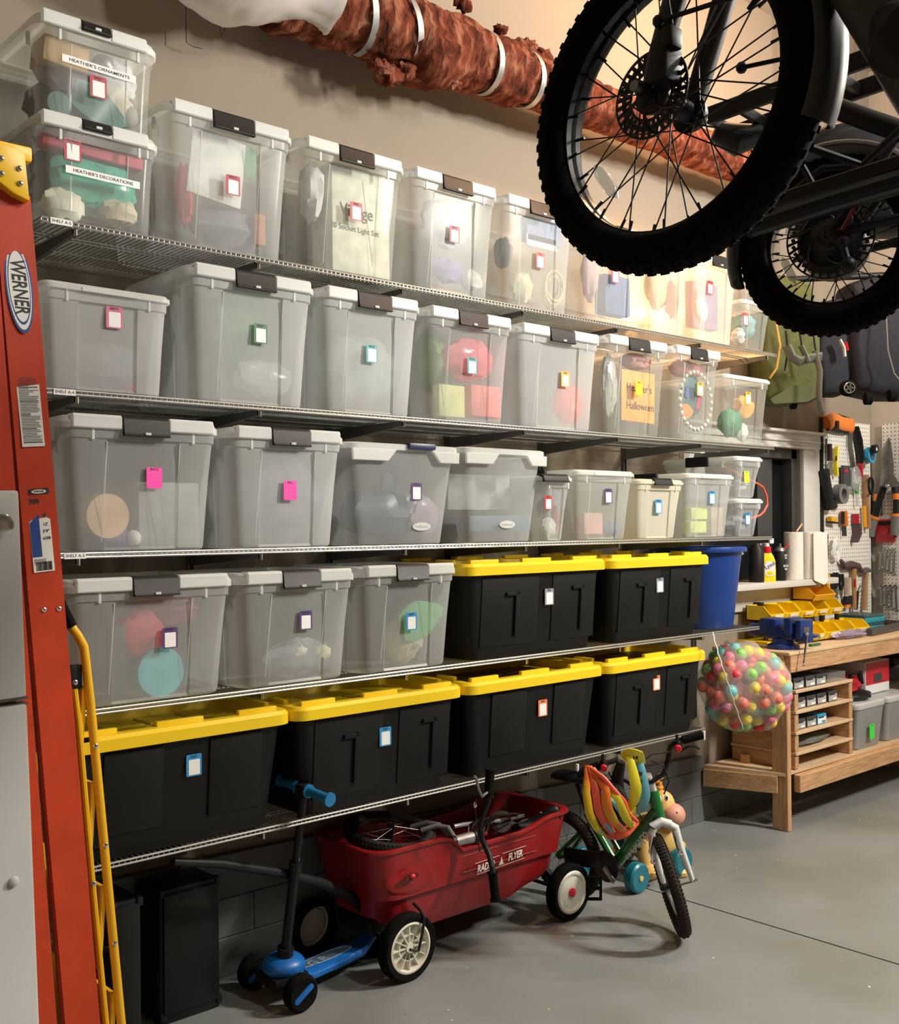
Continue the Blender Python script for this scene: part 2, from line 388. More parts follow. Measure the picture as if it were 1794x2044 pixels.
def latch_bin(x0, x1, z0, zt, label, sk, latch=True, material='milky', yf=-.495, yb=-.035, cat='storage bin', lid='lidp', taper=.022, small=False, sidelatch=False, rec=.007, lw=.145, lh=.054, texts=(), group='clear lidded bins on the shelves', latchcol='black', lx=0, name='storage_bin'):
    cx = (x0+x1)/2; W = x1-x0; D = yb-yf; cy = (yf+yb)/2; H = zt-z0
    t = thing(name, label, cat, (cx, cy, z0), group)
    BINS.append((x0+.038, x1-.038, yf+.052, yb-.03, z0+.006, zt-.04, taper))
    hs = .036 if not small else .022                         # skirt of the lid
    r = .042 if not small else .028; wt = W-.026; dt = D-.026
    rings = []
    for zz, k in ((0.0, 1.45), (.004, 1.12), (.012, 1.0), (H*.5, .5), (H-hs-.03, .05), (H-hs-.026, 0), (H-hs+.012, -.1)):
        flare = .0 if zz < H-hs-.028 else .006
        q = outline(wt-2*taper*k+flare, dt-2*taper*k+flare, r, rec if 0.004 < zz < H-hs-.028 else .0005, wt*.24)
        rings.append([Vector((cx+x, cy+y, z0+zz)) for x, y in q])
    b = G().loft(rings, (1, 0)).build('body', material, t, sharp=24)
    # lid
    g = G(); zs = z0+H-hs
    prof = [(0, -.004, 0), (.0, .000, .0), (.0, .0, hs*.55), (-.006, 0, hs*.62), (-.010, 0, hs*.92), (-.022, 0, hs), (-.05, 0, hs), (-.056, 0, hs-.010)]
    rg = []
    for dx, _, dz in prof[1:]:
        rg.append([Vector((cx+x, cy+y, zs+dz)) for x, y in rrect(W+2*dx, D+2*dx, max(.01, r+.008+dx), 5)])
    g.loft(rg, (0, 1))
    if not small:                                            # raised blocks each side of the latch, hanging ribs under the skirt
        for s in (-1, 1):
            bw = (W-lw)/2-.035; bx = cx+lx+s*(lw/2+.004+bw/2-.002); bx = min(max(bx, x0+.05), x1-.05)
            g.box((bx, yf+.006, zs+hs*.50), (bw, .018, hs*.96)); g.box((bx, yf+.02, zs+hs), (bw, .04, .008))
    else: g.box((cx, yf+.0, zs+hs*.25), (W*.42, .006, hs*.5))
    l = g.build('lid', lid, t, bevel=.0025 if not small else 0, seg=1)
    for s in (-.62, .62, -.93):
        (G().box((x0+.012, yf+.09, zs-.016), (.010, .007, .034)) if s == -.93 else G().box((cx+s*W/2, yf+.012, zs-.014), (.007, .010, .034))).build('rim_rib', lid, t)
    if not small:
        for s in (-1, 1):
            xx = cx+s*(wt*.24-.001); G().tube([(xx, yf+.013+taper*1.93, z0+.03), (xx, yf+.012, z0+H-hs-.034)], .0016, 5).build('panel_edge_glint', 'lidp', t)  # paler beads imitate the bright glint along the panel steps
    if latch:
        y = yf-.006; g = G(); zz = z0+H
        g.add([(cx+lx+a*lw/2, yy, z) for a in (-1, 1) for yy, z in ((y+.05, zz+.004), (y+.012, zz+.005), (y+.002, zz-.004), (y-.002, zz-lh+.010), (y-.008, zz-lh+.002), (y-.006, zz-lh), (y+.008, zz-lh), (y+.008, zz-.01))],
              [(0, 1, 9, 8), (1, 2, 10, 9), (2, 3, 11, 10), (3, 4, 12, 11), (4, 5, 13, 12), (5, 6, 14, 13), (6, 7, 15, 14), (7, 0, 8, 15), (0, 7, 6, 5, 4, 3, 2, 1), (8, 9, 10, 11, 12, 13, 14, 15)])
        la = g.build('latch', latchcol, t, bevel=.0015, seg=1)
        la['label'] = 'black snap latch'
        if not small: G().box((cx+lx, y-.007, zz-lh+.008), (.016, .006, .007)).build('latch_clip', 'lidp', la)
    if sidelatch:
        G().box((x0-.004, cy, z0+H-.022), (.014, .13, .05)).build('side_latch', 'black', t, bevel=.003)['label'] = 'black side latch'
    if sk: sticker(t, sk[0], sk[1], yf+.013-.0015 - (0 if material == 'x' else 0) + taper*.35, sk[2], sk[3], *(sk[4:6] if len(sk) > 4 else ()), solid=sk[2] in ('hotpink', 'yellow', 'lime', 'neon'))
    return t

A5, A4, A3, A2, A1 = (SZ[k]+.003 for k in ('A5', 'A4', 'A3', 'A2', 'A1'))
def strip(par, u0, v0, u1, v1, y, body, h=.021):
    a = PY(u0, v0, y); b = PY(u1, v1, y); c = (a+b)/2; wd = (b-a).length; roll = math.atan2(b.z-a.z, b.x-a.x)
    m = face(c, roll); s = MB(m).prism(rrect(wd, h, .001, 1), .0006).build('label_strip', 'white', par)
    text(body, h*.62, 'ink', m @ Matrix.Translation((0, 0, .0008)), s, sx=wd*.92/(len(body)*h*.62*.66), bold=.004)
t = latch_bin(1.145, 1.522, A5, 2.752, 'clear latched bin of green and white decorations at the left end of the top shelf', (145, 299, 'crimson', 'HXRW'), material='clear', lw=.085, lh=.026, lx=-.015, taper=.010, rec=.002)
strip(t, 131, 336, 279, 371, -.482, "HEATHER'S DECORATIONS")
t = latch_bin(1.147, 1.520, 2.752, 3.03, 'clear latched bin of ornaments stacked highest, above the bin of green decorations', (196, 174, 'crimson', 'BAJO'), material='clear', lw=.085, lh=.026, lx=-.015, taper=.010, rec=.002)
strip(t, 124, 114, 271, 160, -.482, "HEATHER'S ORNAMENTS")
latch_bin(1.526, 1.998, A5, 2.885, 'tall latched bin holding a printed box, second from the left on the top shelf', (465, 370, 'crimson', 'BNYZ'), material='semi')
latch_bin(2.008, 2.473, A5, 2.888, 'tall latched bin with the lettering of a light set showing through', (711, 422, 'crimson', 'BNJZ'), material='clear')
latch_bin(2.476, 2.938, A5, 2.888, 'tall latched bin of grey film and a purple bundle on the top shelf', (907, 468, 'crimson', 'KPLZ'), material='semi')
latch_bin(2.942, 3.392, A5, 2.885, 'tall latched bin with a coil of pale cord inside, on the top shelf', (1078, 520, 'red', 'BTJZ'), material='semi')
latch_bin(3.410, 3.865, A5, 2.88, 'latched bin with a blue box inside, below the hanging front wheel', (1228, 550, 'red', 'BXJZ'), material='semi', yb=-.14)
latch_bin(3.870, 4.200, A5, 2.88, 'narrow latched bin glowing warm from the bulb behind it', None, material='semi', lw=.12, yb=-.16)
latch_bin(4.205, 4.597, A5, 2.875, 'latched bin with a white zip bag inside, beside the glowing bin', (1417, 574, 'red', 'BWZZ'), material='semi', lw=.12, yb=-.16)
latch_bin(4.602, 4.885, A5, 2.705, 'small clear bin at the right end of the top shelf, lower of two', (1488, 637, 'red', 'BZLZ'), material='clear', latch=False, small=True)
latch_bin(4.602, 4.885, 2.705, 2.95, 'small clear bin stacked second at the top shelf end, beside the bike tyre', (1486, 512, 'red', 'BZNZ'), material='clear', latch=False, small=True)
# shelf A-4
latch_bin(1.155, 1.553, A4, 2.292, 'low frosted bin with a pink sticker and no front latch', (228, 634, 'pink', 'BRPO'), latch=False, small=True, sidelatch=True, taper=.014)
latch_bin(1.594, 2.080, A4, 2.405, 'wide frosted latched bin with a dark green sticker', (520, 666, 'green', 'BAJO'))
latch_bin(2.084, 2.542, A4, 2.405, 'empty-looking frosted latched bin with a teal sticker', (742, 706, 'teal', 'BRGP'))
latch_bin(2.547, 3.015, A4, 2.40, 'latched bin with pink packets inside and a teal sticker', (942, 730, 'teal', 'BTDO'), material='semi')
latch_bin(3.020, 3.540, A4, 2.395, 'frosted latched bin with a plain orange sticker and red shapes low inside', (1128, 757, 'orange', 'KJMI'))
latch_bin(3.547, 4.015, A4, 2.41, 'latched bin with an orange paper sheet pressed to its front', (1275, 775, 'yellow', 'KJMI'), material='clear')
latch_bin(4.022, 4.432, A4, 2.415, 'latched bin with a ring of white beads round coloured figures', (1397, 777, 'orange', 'KJMI'), material='clear', lw=.13)
latch_bin(4.440, 4.860, A4, 2.325, 'low clear bin with green, white and orange cloth at the right shelf end', (1493, 795, 'orange', 'KJMI'), latch=False, small=True, material='clear')
# shelf A-3
latch_bin(1.206, 1.714, A3, 1.923, 'frosted latched bin with a hot pink sticker and a beige round box inside', (308, 954, 'hotpink', 'BNYZ'), material='semi')
latch_bin(1.735, 2.194, A3, 1.918, 'frosted latched bin with a hot pink sticker, second on the middle shelf', (579, 979, 'hotpink', '1PLC'))
# ---- wide bins of the second make on the middle shelf
def flare_bin(x0, x1, z0, zt, label, sk, latch, oval):
    cx = (x0+x1)/2; W = x1-x0; yf, yb = -.492, -.03; D = yb-yf; cy = (yf+yb)/2; H = zt-z0
    t = thing('storage_bin', label, 'storage bin', (cx, cy, z0), 'clear lidded bins on the shelves')
    BINS.append((x0+.06, x1-.06, yf+.045, yb-.04, z0+.006, zt-.04, .03))
    rg = []
    for zz, k in ((0, 1.25), (.004, 1.05), (.015, 1), (H-.03, 0), (H-.015, 0)):
        rg.append([Vector((cx+x, cy+y, z0+zz)) for x, y in rrect(W-.03-.075*k, D-.03-.05*k, .045, 5)])
    G().loft(rg, (1, 0)).build('body', 'semi', t, sharp=26)
    g = G(); rg = []
    for dx, dz in ((0, -.022), (0, -.004), (-.008, 0), (-.04, 0), (-.045, -.008)):
        rg.append([Vector((cx+x, cy+y, z0+H+dz)) for x, y in rrect(W+2*dx, D+2*dx, max(.012, .05+dx), 5)])
    g.loft(rg, (0, 1)).build('lid', 'lidp', t)
    for s, a, b in ((-1, .47, .10), (1, .47, .22)):              # trapezoid rim flanges left and right of the latch opening
        m = face((cx, yf+.006, z0+H-.022))
        MB(m).prism([(s*W*a, 0), (s*W*(a-.005), -.040), (s*W*(b+.07), -.040), (s*W*b, 0)][::s], .010).build('rim_flange', 'lidp', t, bevel=.002, seg=1)
    if latch:
        p = PY(*latch, yf)
        G().box((p.x, yf+.012, z0+H-.006), (.125, .05, .022)).build('latch', 'navy', t, bevel=.006)['label'] = 'navy blue latch'
    p = PY(*oval, yf+.03); m = face((p.x, yf+.034, p.z))
    o = MB(m).prism([(.042*math.cos(a*PI/12), .015*math.sin(a*PI/12)) for a in range(24)], .003).build('maker_plate', 'lidp', t)
    text('Rubbermaid', .012, mat('embossed', (.5, .5, .5), .6) if 'emb' not in M else M['emb'], m @ Matrix.Translation((0, 0, .0032)), t, sx=1)
    if sk: sticker(t, sk[0], sk[1], yf+.024, sk[2], sk[3])
    return t
M['emb'] = mat('embossed_grey', (.45, .45, .45), .6)
flare_bin(2.196, 2.722, A3, 1.893, 'wide clear bin with a navy latch and a dark blue bundle inside', (831, 981, 'purple', 'BTJC'), (840, 889), (842, 1051))
flare_bin(2.726, 3.196, A3, 1.898, 'wide clear bin without a sticker, beside the dark blue bundle', None, None, (1013, 1047))
SB = lambda *a, **k: latch_bin(*a, latch=k.pop('latch', False), small=True, **k)
SB(3.168, 3.352, A3, 1.803, 'narrow bin with a red sticker, a black latch and a red twist inside', (1094, 1003, 'red', 'BK3Z', .042, .055), latch=True, lw=.15, lh=.028, lx=-.03, material='semi')
SB(3.356, 3.758, A3, 1.832, 'clear bin with a purple sticker on the right half of the middle shelf', (1214, 990, 'purple', 'BJNO'), material='semi', sidelatch=True)
SB(3.766, 4.118, A3, 1.803, 'small cream bin with a black latch and a blue sticker', (1314, 1011, 'blue', 'BAJO'), material='cream', lid='cream', latch=True, lw=.13, lh=.028, lx=.0)
SB(4.125, 4.528, A3, 1.838, 'clear bin with yellow cartons inside and a blue sticker', (1421, 993, 'blue', 'BLZT'), material='semi', sidelatch=True)
SB(4.535, 4.785, A3, 1.725, 'shallow clear bin with a blue sticker under the lime sticker bin', (1492, 1035, 'blue', 'BLZT', .045, .058), material='semi')
SB(4.535, 4.785, 1.728, 1.932, 'shallow clear bin with a lime sticker, stacked at the right end of the middle shelf', (1490, 952, 'lime', 'AJCL', .045, .058), material='semi', sidelatch=True)
# shelf A-2
latch_bin(1.214, 1.760, A2, 1.458, 'frosted latched bin with red and turquoise toys inside and a purple sticker', (339, 1273, 'purple', 'BNUC'), material='semi')
latch_bin(1.764, 2.236, A2, 1.458, 'frosted latched bin with two pale rings low inside and a purple sticker', (610, 1238, 'purple', 'BWUZ'), material='semi')
latch_bin(2.240, 2.705, A2, 1.463, 'frosted latched bin with green cloth inside and a blue sticker', (821, 1240, 'blue', 'BAJD'), material='semi')

def tote(x0, x1, z0, label, sk, typ, H=.368, yf=-.50, lidh=.044):
    cx = (x0+x1)/2; W = x1-x0; yb = -.02; D = yb-yf; cy = (yf+yb)/2
    t = thing('storage_tote', label, 'storage tote', (cx, cy, z0), 'black totes with yellow lids')
    rg = []
    for zz, k in ((0, 1.12), (.006, 1.0), (H-.06, 0), (H-.04, -.3), (H-.02, -.3)):
        rg.append([Vector((cx+x, cy+y, z0+zz)) for x, y in rrect(W-.055-.075*k, D-.05-.05*k, .045, 5)])
    b = G().loft(rg, (1, 0)).build('body', 'tote', t, sharp=26)
    yy = lambda z: yf+.025+.025*(1-(z-z0)/(H-.06))+.001
    def panel(xa, xb, za, zb, th):
        ya, yc = yy(za), yy(zb)
        g = G(); g.add([(xa, ya-th, za), (xb, ya-th, za), (xb, yc-th, zb), (xa, yc-th, zb), (xa, ya+.01, za), (xb, ya+.01, za), (xb, yc+.01, zb), (xa, yc+.01, zb)],
                       [(0, 1, 2, 3), (4, 7, 6, 5), (0, 4, 5, 1), (1, 5, 6, 2), (2, 6, 7, 3), (3, 7, 4, 0)])
        return g
    if typ == 'B':
        for a, c in ((.18, .42), (.62, .86)):
            panel(x0+W*a, x0+W*c, z0+.07, z0+H-.055, .007).build('side_panel', 'tote', t, bevel=.003)
    else:
        for a, c in ((.12, .50), (.60, .92)):
            panel(x0+W*a, x0+W*c, z0+.045, z0+H-.052, .005).build('side_panel', 'tote', t, bevel=.003)
        for a, zt_ in ((.335, .085), (.80, .075)):
            g = panel(x0+W*a, x0+W*(a+.028), z0+.08, z0+H-zt_-.03, .015)
            g2 = panel(x0+W*(a-.06), x0+W*(a+.028), z0+H-zt_-.045, z0+H-zt_-.03, .015); k = len(g.v); g.v += g2.v; g.f += [tuple(i+k for i in f) for f in g2.f]
            o = g.build('side_rib', 'tote', t, bevel=.003)
    g = G(); rg = []; zs = z0+H-lidh
    for dx, dz in ((-.012, .008), (0, 0), (0, lidh*.75), (-.010, lidh), (-.045, lidh), (-.054, lidh-.034), (-.30*0-.075, lidh-.034)):
        rg.append([Vector((cx+x, cy+y, zs+dz)) for x, y in rrect(W+2*dx, D+2*dx, max(.02, .055+dx), 6)])
    l = g.loft(rg, (0, 1)).build('lid', 'yellow', t)
    for a, c in ((.06, .24), (.40, .60), (.76, .94)):
        G().box((x0+W*(a+c)/2, yf+.042, zs+lidh+.006), (W*(c-a), .018, .016)).build('lid_lug', 'yellow', l, bevel=.003)
        G().box((x0+W*(a+c)/2, yb-.042, zs+lidh+.006), (W*(c-a), .018, .016)).build('lid_lug', 'yellow', l, bevel=.003)
    for s in (x0+.035, x1-.035): G().box((s, cy-.08, zs+lidh+.006), (.018, .10, .016)).build('lid_lug', 'yellow', l, bevel=.003)
    for i in range(4):
        for j in range(2):
            G().box((cx+(i-1.5)*W*.19, cy+(j-.5)*.14, zs+lidh-.031), (W*.17, .125, .008)).build('lid_pad', 'yellow', l, bevel=.003, seg=1)
    if sk: sticker(t, sk[0], sk[1], yf+.025, sk[2], sk[3], .052, .066)
    return t
tote(2.735, 3.562, A2, 'black tote with a yellow lid, left of two beside the blue tub', (1096, 1191, 'gray', 'BRJZ'), 'A')
tote(3.570, 4.318, A2, 'black tote with a yellow lid touching the blue tub', (1317, 1168, 'gray', 'BRJZ'), 'A')
tote(1.19, 1.965, A1, 'black tote with a yellow lid behind the yellow step ladder', (387, 1527, 'blue', 'BAJD'), 'B')
tote(1.970, 2.725, A1, 'black tote with a yellow lid directly behind the scooter handlebar', (769, 1470, 'blue', 'BAJD'), 'A')
tote(2.735, 3.535, A1, 'black tote with a yellow lid above the red wagon, with an orange sticker', (1083, 1413, 'coral', 'BRJZ'), 'B')
tote(3.540, 4.285, A1, 'black tote with a yellow lid touching the net bag of balls', (1310, 1363, 'coral', 'BRJZ'), 'A')

# ---- round blue tub
M['blue'] = mat('blue_plastic', (.008, .045, .24), .33)
t = thing('blue_tub', 'tall round blue tub standing at the right end of the second shelf', 'tub', (4.555, -.25, A2))
m = Matrix.Translation((4.555, -.25, A2))
G().lathe([(.165, 0), (.17, .01), (.215, .375), (.21, .377), (.165, .02)], 40, m, (1, 1)).build('body', 'blue', t)
G().lathe([(.212, .372), (.238, .374), (.240, .384), (.236, .398), (.222, .400), (.212, .396)], 40, m, (0, 0)).build('rim', 'blue', t)
for a in (-.2, PI-.2):
    mm = m @ Matrix.Rotation(a, 4, 'Z') @ Matrix.Translation((.24, 0, .37)); g = MB(mm)
    g.tube([(-.01, -.06, 0), (.02, -.05, -.012), (.028, 0, -.02), (.02, .05, -.012), (-.01, .06, 0)], .007, 8).build('rope_handle', 'white', t)

# ---- play balls in a net bag
random.seed(11)
BALLC = {'pink': (.80, .20, .33), 'coral': (.85, .22, .15), 'yellow': (.90, .68, .08), 'green': (.25, .62, .12), 'turquoise': (.18, .60, .62), 'red': (.70, .05, .06)}
for k, c in BALLC.items(): M['ball_'+k] = mat('ball_'+k, c, .35)
BC = PY(1487, 1368, -.40); BR = Vector((.27, .22, .245))
axv = Vector((1, 0, 0))
def bagr(d):
    q = 1+.16*noise.noise(d*1.9+Vector((3, 1, 2)))
    if d.z > .3: q *= 1-.25*(d.z-.3)*(1 if d.x > 0 else .3)
    if d.z < -.2 and d.x < 0: q *= 1-.12*(-d.z)
    q += .16*max(0, d.dot(Vector((.93, -.1, -.35)).normalized()))**10
    return q
proto = {}
pts = []; tries = 0
while len(pts) < 185 and tries < 60000:
    tries += 1
    d = Vector((random.gauss(0, 1), random.gauss(0, 1), random.gauss(0, 1))).normalized()
    view = (CAM-BC).normalized()
    lay = .97 if random.random() < .75 else .70
    if d.dot(view) < -.35 and lay > .8: continue
    if d.z > .9: continue
    p = Vector((d.x*BR.x, d.y*BR.y, d.z*BR.z))*bagr(d)
    p = p*((p.length-.030)/p.length) if lay > .9 else p*.70
    p += BC
    if p.y > -.035 or (p.x < 4.33 and p.z < 1.06): continue
    if all((p-q).length > .054 for q in pts): pts.append(p)
for i, p in enumerate(pts):
    c = random.choice(['pink', 'coral', 'yellow', 'green', 'pink', 'coral', 'yellow', 'green', 'turquoise', 'red'])
    if c not in proto:
        o = G().sph((0, 0, 0), .0315, 16).build('play_ball', 'ball_'+c, None)
        proto[c] = o.data; o.data.transform(Matrix.Translation(o.location)); o.location = p
    else:
        o = bpy.data.objects.new('play_ball', proto[c]); C.objects.link(o); o.location = p
    tag(o, f'{c} plastic play ball in the net bag', 'ball', f'{c} play balls in the net bag')
t = thing('net_bag', 'large white net bag bulging with play balls off the end of the lowest shelves', 'bag', BC-Vector((0, 0, .24)))
g = MB(Matrix.Translation(BC)); g.sph((0, 0, 0), (BR.x*.99, BR.y*.99, BR.z*.985), 48, fn=lambda d: bagr(d)*(1+.035*noise.noise(d*6)+.02*noise.noise(d*14)))
g.build('net', 'mesh', t, sharp=60)
a = PY(1420, 1275, -.58); zz = []
for i in range(24):
    u = 1422+(1483-1422)*(i/23)**1.1; v = 1262+(1455-1262)*i/23
    zz.append(PY(u, v, -.40-.225*math.sin(PI*(.18+.7*i/23)))+Vector((.004*math.sin(i*2.1), 0, 0)))
G().tube(zz, .0028, 6).build('seam_cord', 'white', t)

# ---- what shows through the bins
CM = {}
def cm(c, rough=.6):
    if c not in CM: CM[c] = mat('content_%02d' % len(CM), c, rough, var=.18, scale=18)
    return CM[c]
def inside(kind, u, v, y, size, col, name, label, cat, seed=0, rz=0, rough=.6, group=None):
    p = PY(u, v, y); c = (p.x, y, p.z)
    if kind == 'lump': o = lump((0, 0, 0), size, seed+u*.01, .28, 22)
    elif kind == 'box': o = G().box((0, 0, 0), size)
    elif kind == 'ball': o = G().sph((0, 0, 0), size, 18)
    elif kind == 'disc': o = G().cyl((0, -size[1]/2, 0), (0, size[1]/2, 0), size[0]/2, 28)
    elif kind == 'leaf': o = G().prism([(size[0]/2*math.cos(a*PI/9)*(1+.25*math.cos(a*PI/9*3)), size[2]/2*math.sin(a*PI/9)) for a in range(18)], size[1], FRONT, True)
    m = Matrix.Translation(c) @ Matrix.Rotation(rz, 4, 'Y'); o.v = [m @ q for q in o.v]
    B = [b for b in BINS if b[0]-.04 < p.x < b[1]+.04 and b[4]-.02 < p.z < b[5]+.02]
    if B:                                                     # keep the thing within the walls of its bin
        b = B[0]
        for ax, (lo, hi) in ((0, (b[0], b[1])), (1, (b[2], b[3])), (2, (b[4], b[5]))):
            vs = [q[ax] for q in o.v]; a0, a1 = min(vs), max(vs)
            k = min(1, (hi-lo)/(a1-a0)); mid = (a0+a1)/2; nm = min(max(mid, lo+(a1-a0)*k/2), hi-(a1-a0)*k/2)
            for q in o.v: q[ax] = nm+(q[ax]-mid)*k
    ob = o.build(name, cm(col, rough) if not isinstance(col, str) else col, None, bevel=.004 if kind == 'box' else 0)
    return tag(ob, label, cat, group)
I = inside
WH = (.75, .74, .72)
I('box', 103, 112, -.40, (.13, .10, .075), (.55, .36, .17), 'paper_packet', 'tan folded paper packet in the uppermost left bin', 'packet', rz=.1)
I('lump', 60, 85, -.36, (.16, .16, .10), (.05, .16, .10), 'felt_bundle', 'dark green felt bundle at the left of the uppermost bin', 'bundle')
I('ball', 212, 103, -.43, .036, 'steel', 'bauble', 'silver ribbed bauble in the uppermost bin', 'ornament')
I('lump', 155, 105, -.42, (.06, .05, .09), WH, 'lace_garland', 'white lace garland near the latch of the uppermost bin', 'garland', 5)
I('lump', 262, 125, -.43, (.13, .06, .12), (.6, .6, .62), 'tissue_wad', 'white crumpled tissue at the right of the uppermost bin', 'tissue', 3)
I('leaf', 190, 208, -.44, (.17, .02, .10), (.04, .18, .15), 'felt_leaf', 'green felt leaf at the bottom of the uppermost bin', 'ornament', rz=.4)
I('lump', 237, 205, -.44, (.10, .05, .13), (.66, .60, .50), 'knitted_stocking', 'cream knitted stocking behind the crimson sticker', 'stocking', 8)
I('ball', 270, 232, -.43, (.04, .03, .035), (.40, .38, .34), 'fur_pompom', 'grey fur pompom low at the right of the uppermost bin', 'pompom')
I('lump', 40, 195, -.30, (.2, .2, .12), (.09, .05, .04), 'dark_cloth', 'dark brown cloth low at the left of the uppermost bin', 'cloth')
I('disc', 118, 208, -.44, (.07, .012, .05), (.06, .16, .14), 'green_ornament', 'round green ornament left of the felt leaf', 'ornament')
I('lump', 150, 158, -.40, (.22, .10, .09), (.28, .18, .24), 'mauve_ribbon', 'mauve ribbon heap across the middle of the uppermost bin', 'ribbon', 4)
I('box', 200, 300, -.44, (.30, .05, .034), (.55, .07, .12), 'red_garland', 'red beaded garland across the bin of green decorations', 'garland', rz=.04)
I('lump', 205, 362, -.43, (.26, .07, .15), (.10, .48, .36), 'foil_bag', 'shiny green foil bag behind the decorations label', 'bag', 2, rough=.2)
I('lump', 130, 405, -.43, (.13, .07, .10), (.75, .72, .62), 'tissue_wad', 'cream tissue low at the left of the decorations bin', 'tissue', 6)
I('lump', 262, 425, -.43, (.12, .07, .08), (.70, .62, .48), 'tissue_wad', 'tan tissue low at the right of the decorations bin', 'tissue', 9)
I('lump', 70, 330, -.30, (.12, .2, .16), (.13, .12, .08), 'dark_cloth', 'dark cloth at the left of the decorations bin', 'cloth', 1)
I('box', 440, 330, -.462, (.19, .006, .21), (.80, .80, .77), 'printed_sheet', 'white printed carton sheet in the second top bin', 'sheet', rz=.12)
I('box', 507, 322, -.466, (.045, .004, .10), (.13, .36, .20), 'green_card', 'green card on the printed sheet', 'card', rz=.1)
I('lump', 372, 385, -.42, (.05, .06, .18), (.65, .07, .08), 'red_cloth', 'red cloth at the left of the second top bin', 'cloth')
I('lump', 455, 455, -.40, (.26, .10, .12), (.20, .22, .26), 'grey_bundle', 'blue grey bundle low in the second top bin', 'bundle', 2)
I('box', 522, 457, -.45, (.04, .03, .10), (.50, .22, .12), 'orange_packet', 'small orange packet low in the second top bin', 'packet')
b = I('box', 706, 417, -.40, (.25, .12, .37), (.72, .70, .58), 'light_set_carton', 'cream carton printed Village 20 Socket Light Set', 'carton')
m = face(PY(712, 424, -.4445))
text('Village', .062, mat('brown_print', (.05, .04, .03), .7), m, b, shear=0, sx=.9)
m = face(PY(709, 458, -.4445))
text('20 Socket Light Set', .027, mat('brown_print', (.05, .04, .03), .7), m, b)
I('lump', 622, 375, -.40, (.08, .10, .19), WH, 'tissue_wad', 'white paper wad left of the cream carton', 'tissue', 3)
I('lump', 892, 430, -.41, (.24, .08, .18), (.42, .42, .40), 'grey_film', 'grey crumpled film in the fourth top bin', 'film', 7, rough=.25)
I('lump', 900, 538, -.43, (.15, .06, .10), (.18, .16, .38), 'purple_bundle', 'purple bundle low in the fourth top bin', 'bundle', 4)
I('lump', 955, 560, -.43, (.10, .06, .08), WH, 'tissue_wad', 'white tissue beside the purple bundle', 'tissue', 2)
I('box', 1085, 462, -.44, (.20, .04, .10), (.20, .26, .45), 'blue_carton', 'blue picture carton high in the cord bin', 'carton')
I('box', 1090, 482, -.465, (.18, .006, .05), (.72, .72, .76), 'printed_sheet', 'pale printed flap across the blue carton', 'sheet')
I('lump', 1045, 570, -.42, (.11, .06, .14), (.62, .58, .36), 'cream_cloth', 'cream cloth left of the cord coil', 'cloth', 5)
I('lump', 1003, 505, -.36, (.07, .08, .12), (.06, .07, .07), 'dark_cloth', 'dark cloth at the left of the cord bin', 'cloth', 5)
p = PY(1103, 575, -.44); t = thing('cord_coil', 'coil of pale yellow cord low in the fifth top bin', 'cord', p)
for i, (r, dz, rr) in enumerate(((.055, 0, .1), (.048, .004, -.2), (.060, -.006, .3), (.040, .0, .5))):
    MB(Matrix.Translation(p+Vector((0, -.008+i*.005, dz))) @ FRONT @ Matrix.Scale(1.25, 4, (0, 1, 0)) @ Matrix.Rotation(rr, 4, 'X')).torus(r, .004, n=26, k=6).build('loop', cm((.72, .66, .42)), t)
I('box', 1232, 590, -.44, (.17, .06, .17), (.07, .13, .30), 'blue_carton', 'dark blue carton in the bin below the hanging wheel', 'carton')
I('lump', 1180, 545, -.42, (.09, .06, .24), (.55, .32, .32), 'pink_cloth', 'pale pink cloth left of the dark blue carton', 'cloth')
I('lump', 1310, 570, -.38, (.14, .08, .22), (.85, .62, .30), 'cord_garland', 'warm lit garland heap in the glowing bin', 'garland', 6)
I('lump', 1352, 600, -.42, (.06, .06, .18), (.75, .25, .12), 'orange_cloth', 'orange cloth at the right of the glowing bin', 'cloth', 6)
I('lump', 1406, 614, -.44, (.07, .03, .12), (.80, .82, .80), 'zip_bag', 'white zip bag in the bin right of the glowing bin', 'bag', 6, rz=-.4)
I('box', 1400, 612, -.38, (.20, .05, .22), (.24, .16, .28), 'purple_carton', 'dull purple carton behind the white zip bag', 'carton')
I('lump', 1505, 630, -.42, (.15, .10, .12), (.20, .42, .42), 'teal_cloth', 'teal cloth in the lower clear bin at the top shelf end', 'cloth', 6)
I('lump', 1480, 670, -.43, (.08, .06, .08), WH, 'tissue_wad', 'white tissue in the lower clear bin at the top shelf end', 'tissue', 1)
I('lump', 1500, 500, -.42, (.18, .10, .12), (.20, .22, .45), 'blue_cloth', 'blue cloth in the upper clear bin at the top shelf end', 'cloth', 3)
I('lump', 225, 735, -.40, (.20, .10, .14), (.20, .21, .23), 'grey_bundle', 'dark grey bundle low in the pink sticker bin', 'bundle')
I('lump', 262, 782, -.44, (.05, .04, .03), (.45, .06, .08), 'red_scrap', 'small red scrap low in the pink sticker bin', 'scrap')
I('lump', 470, 655, -.40, (.26, .12, .24), (.05, .20, .07), 'green_garland', 'green garland in the dark green sticker bin', 'garland', 2)
I('lump', 400, 650, -.36, (.10, .16, .20), (.04, .09, .03), 'dark_garland', 'dark green garland at the left of the green sticker bin', 'garland', 3)
I('lump', 530, 755, -.43, (.22, .06, .12), (.42, .45, .43), 'film_bag', 'grey film bag low in the dark green sticker bin', 'bag', 6, rough=.2)
I('lump', 745, 745, -.36, (.30, .16, .26), (.34, .42, .38), 'pale_bundle', 'pale green grey bundle in the empty-looking bin', 'bundle', 1)
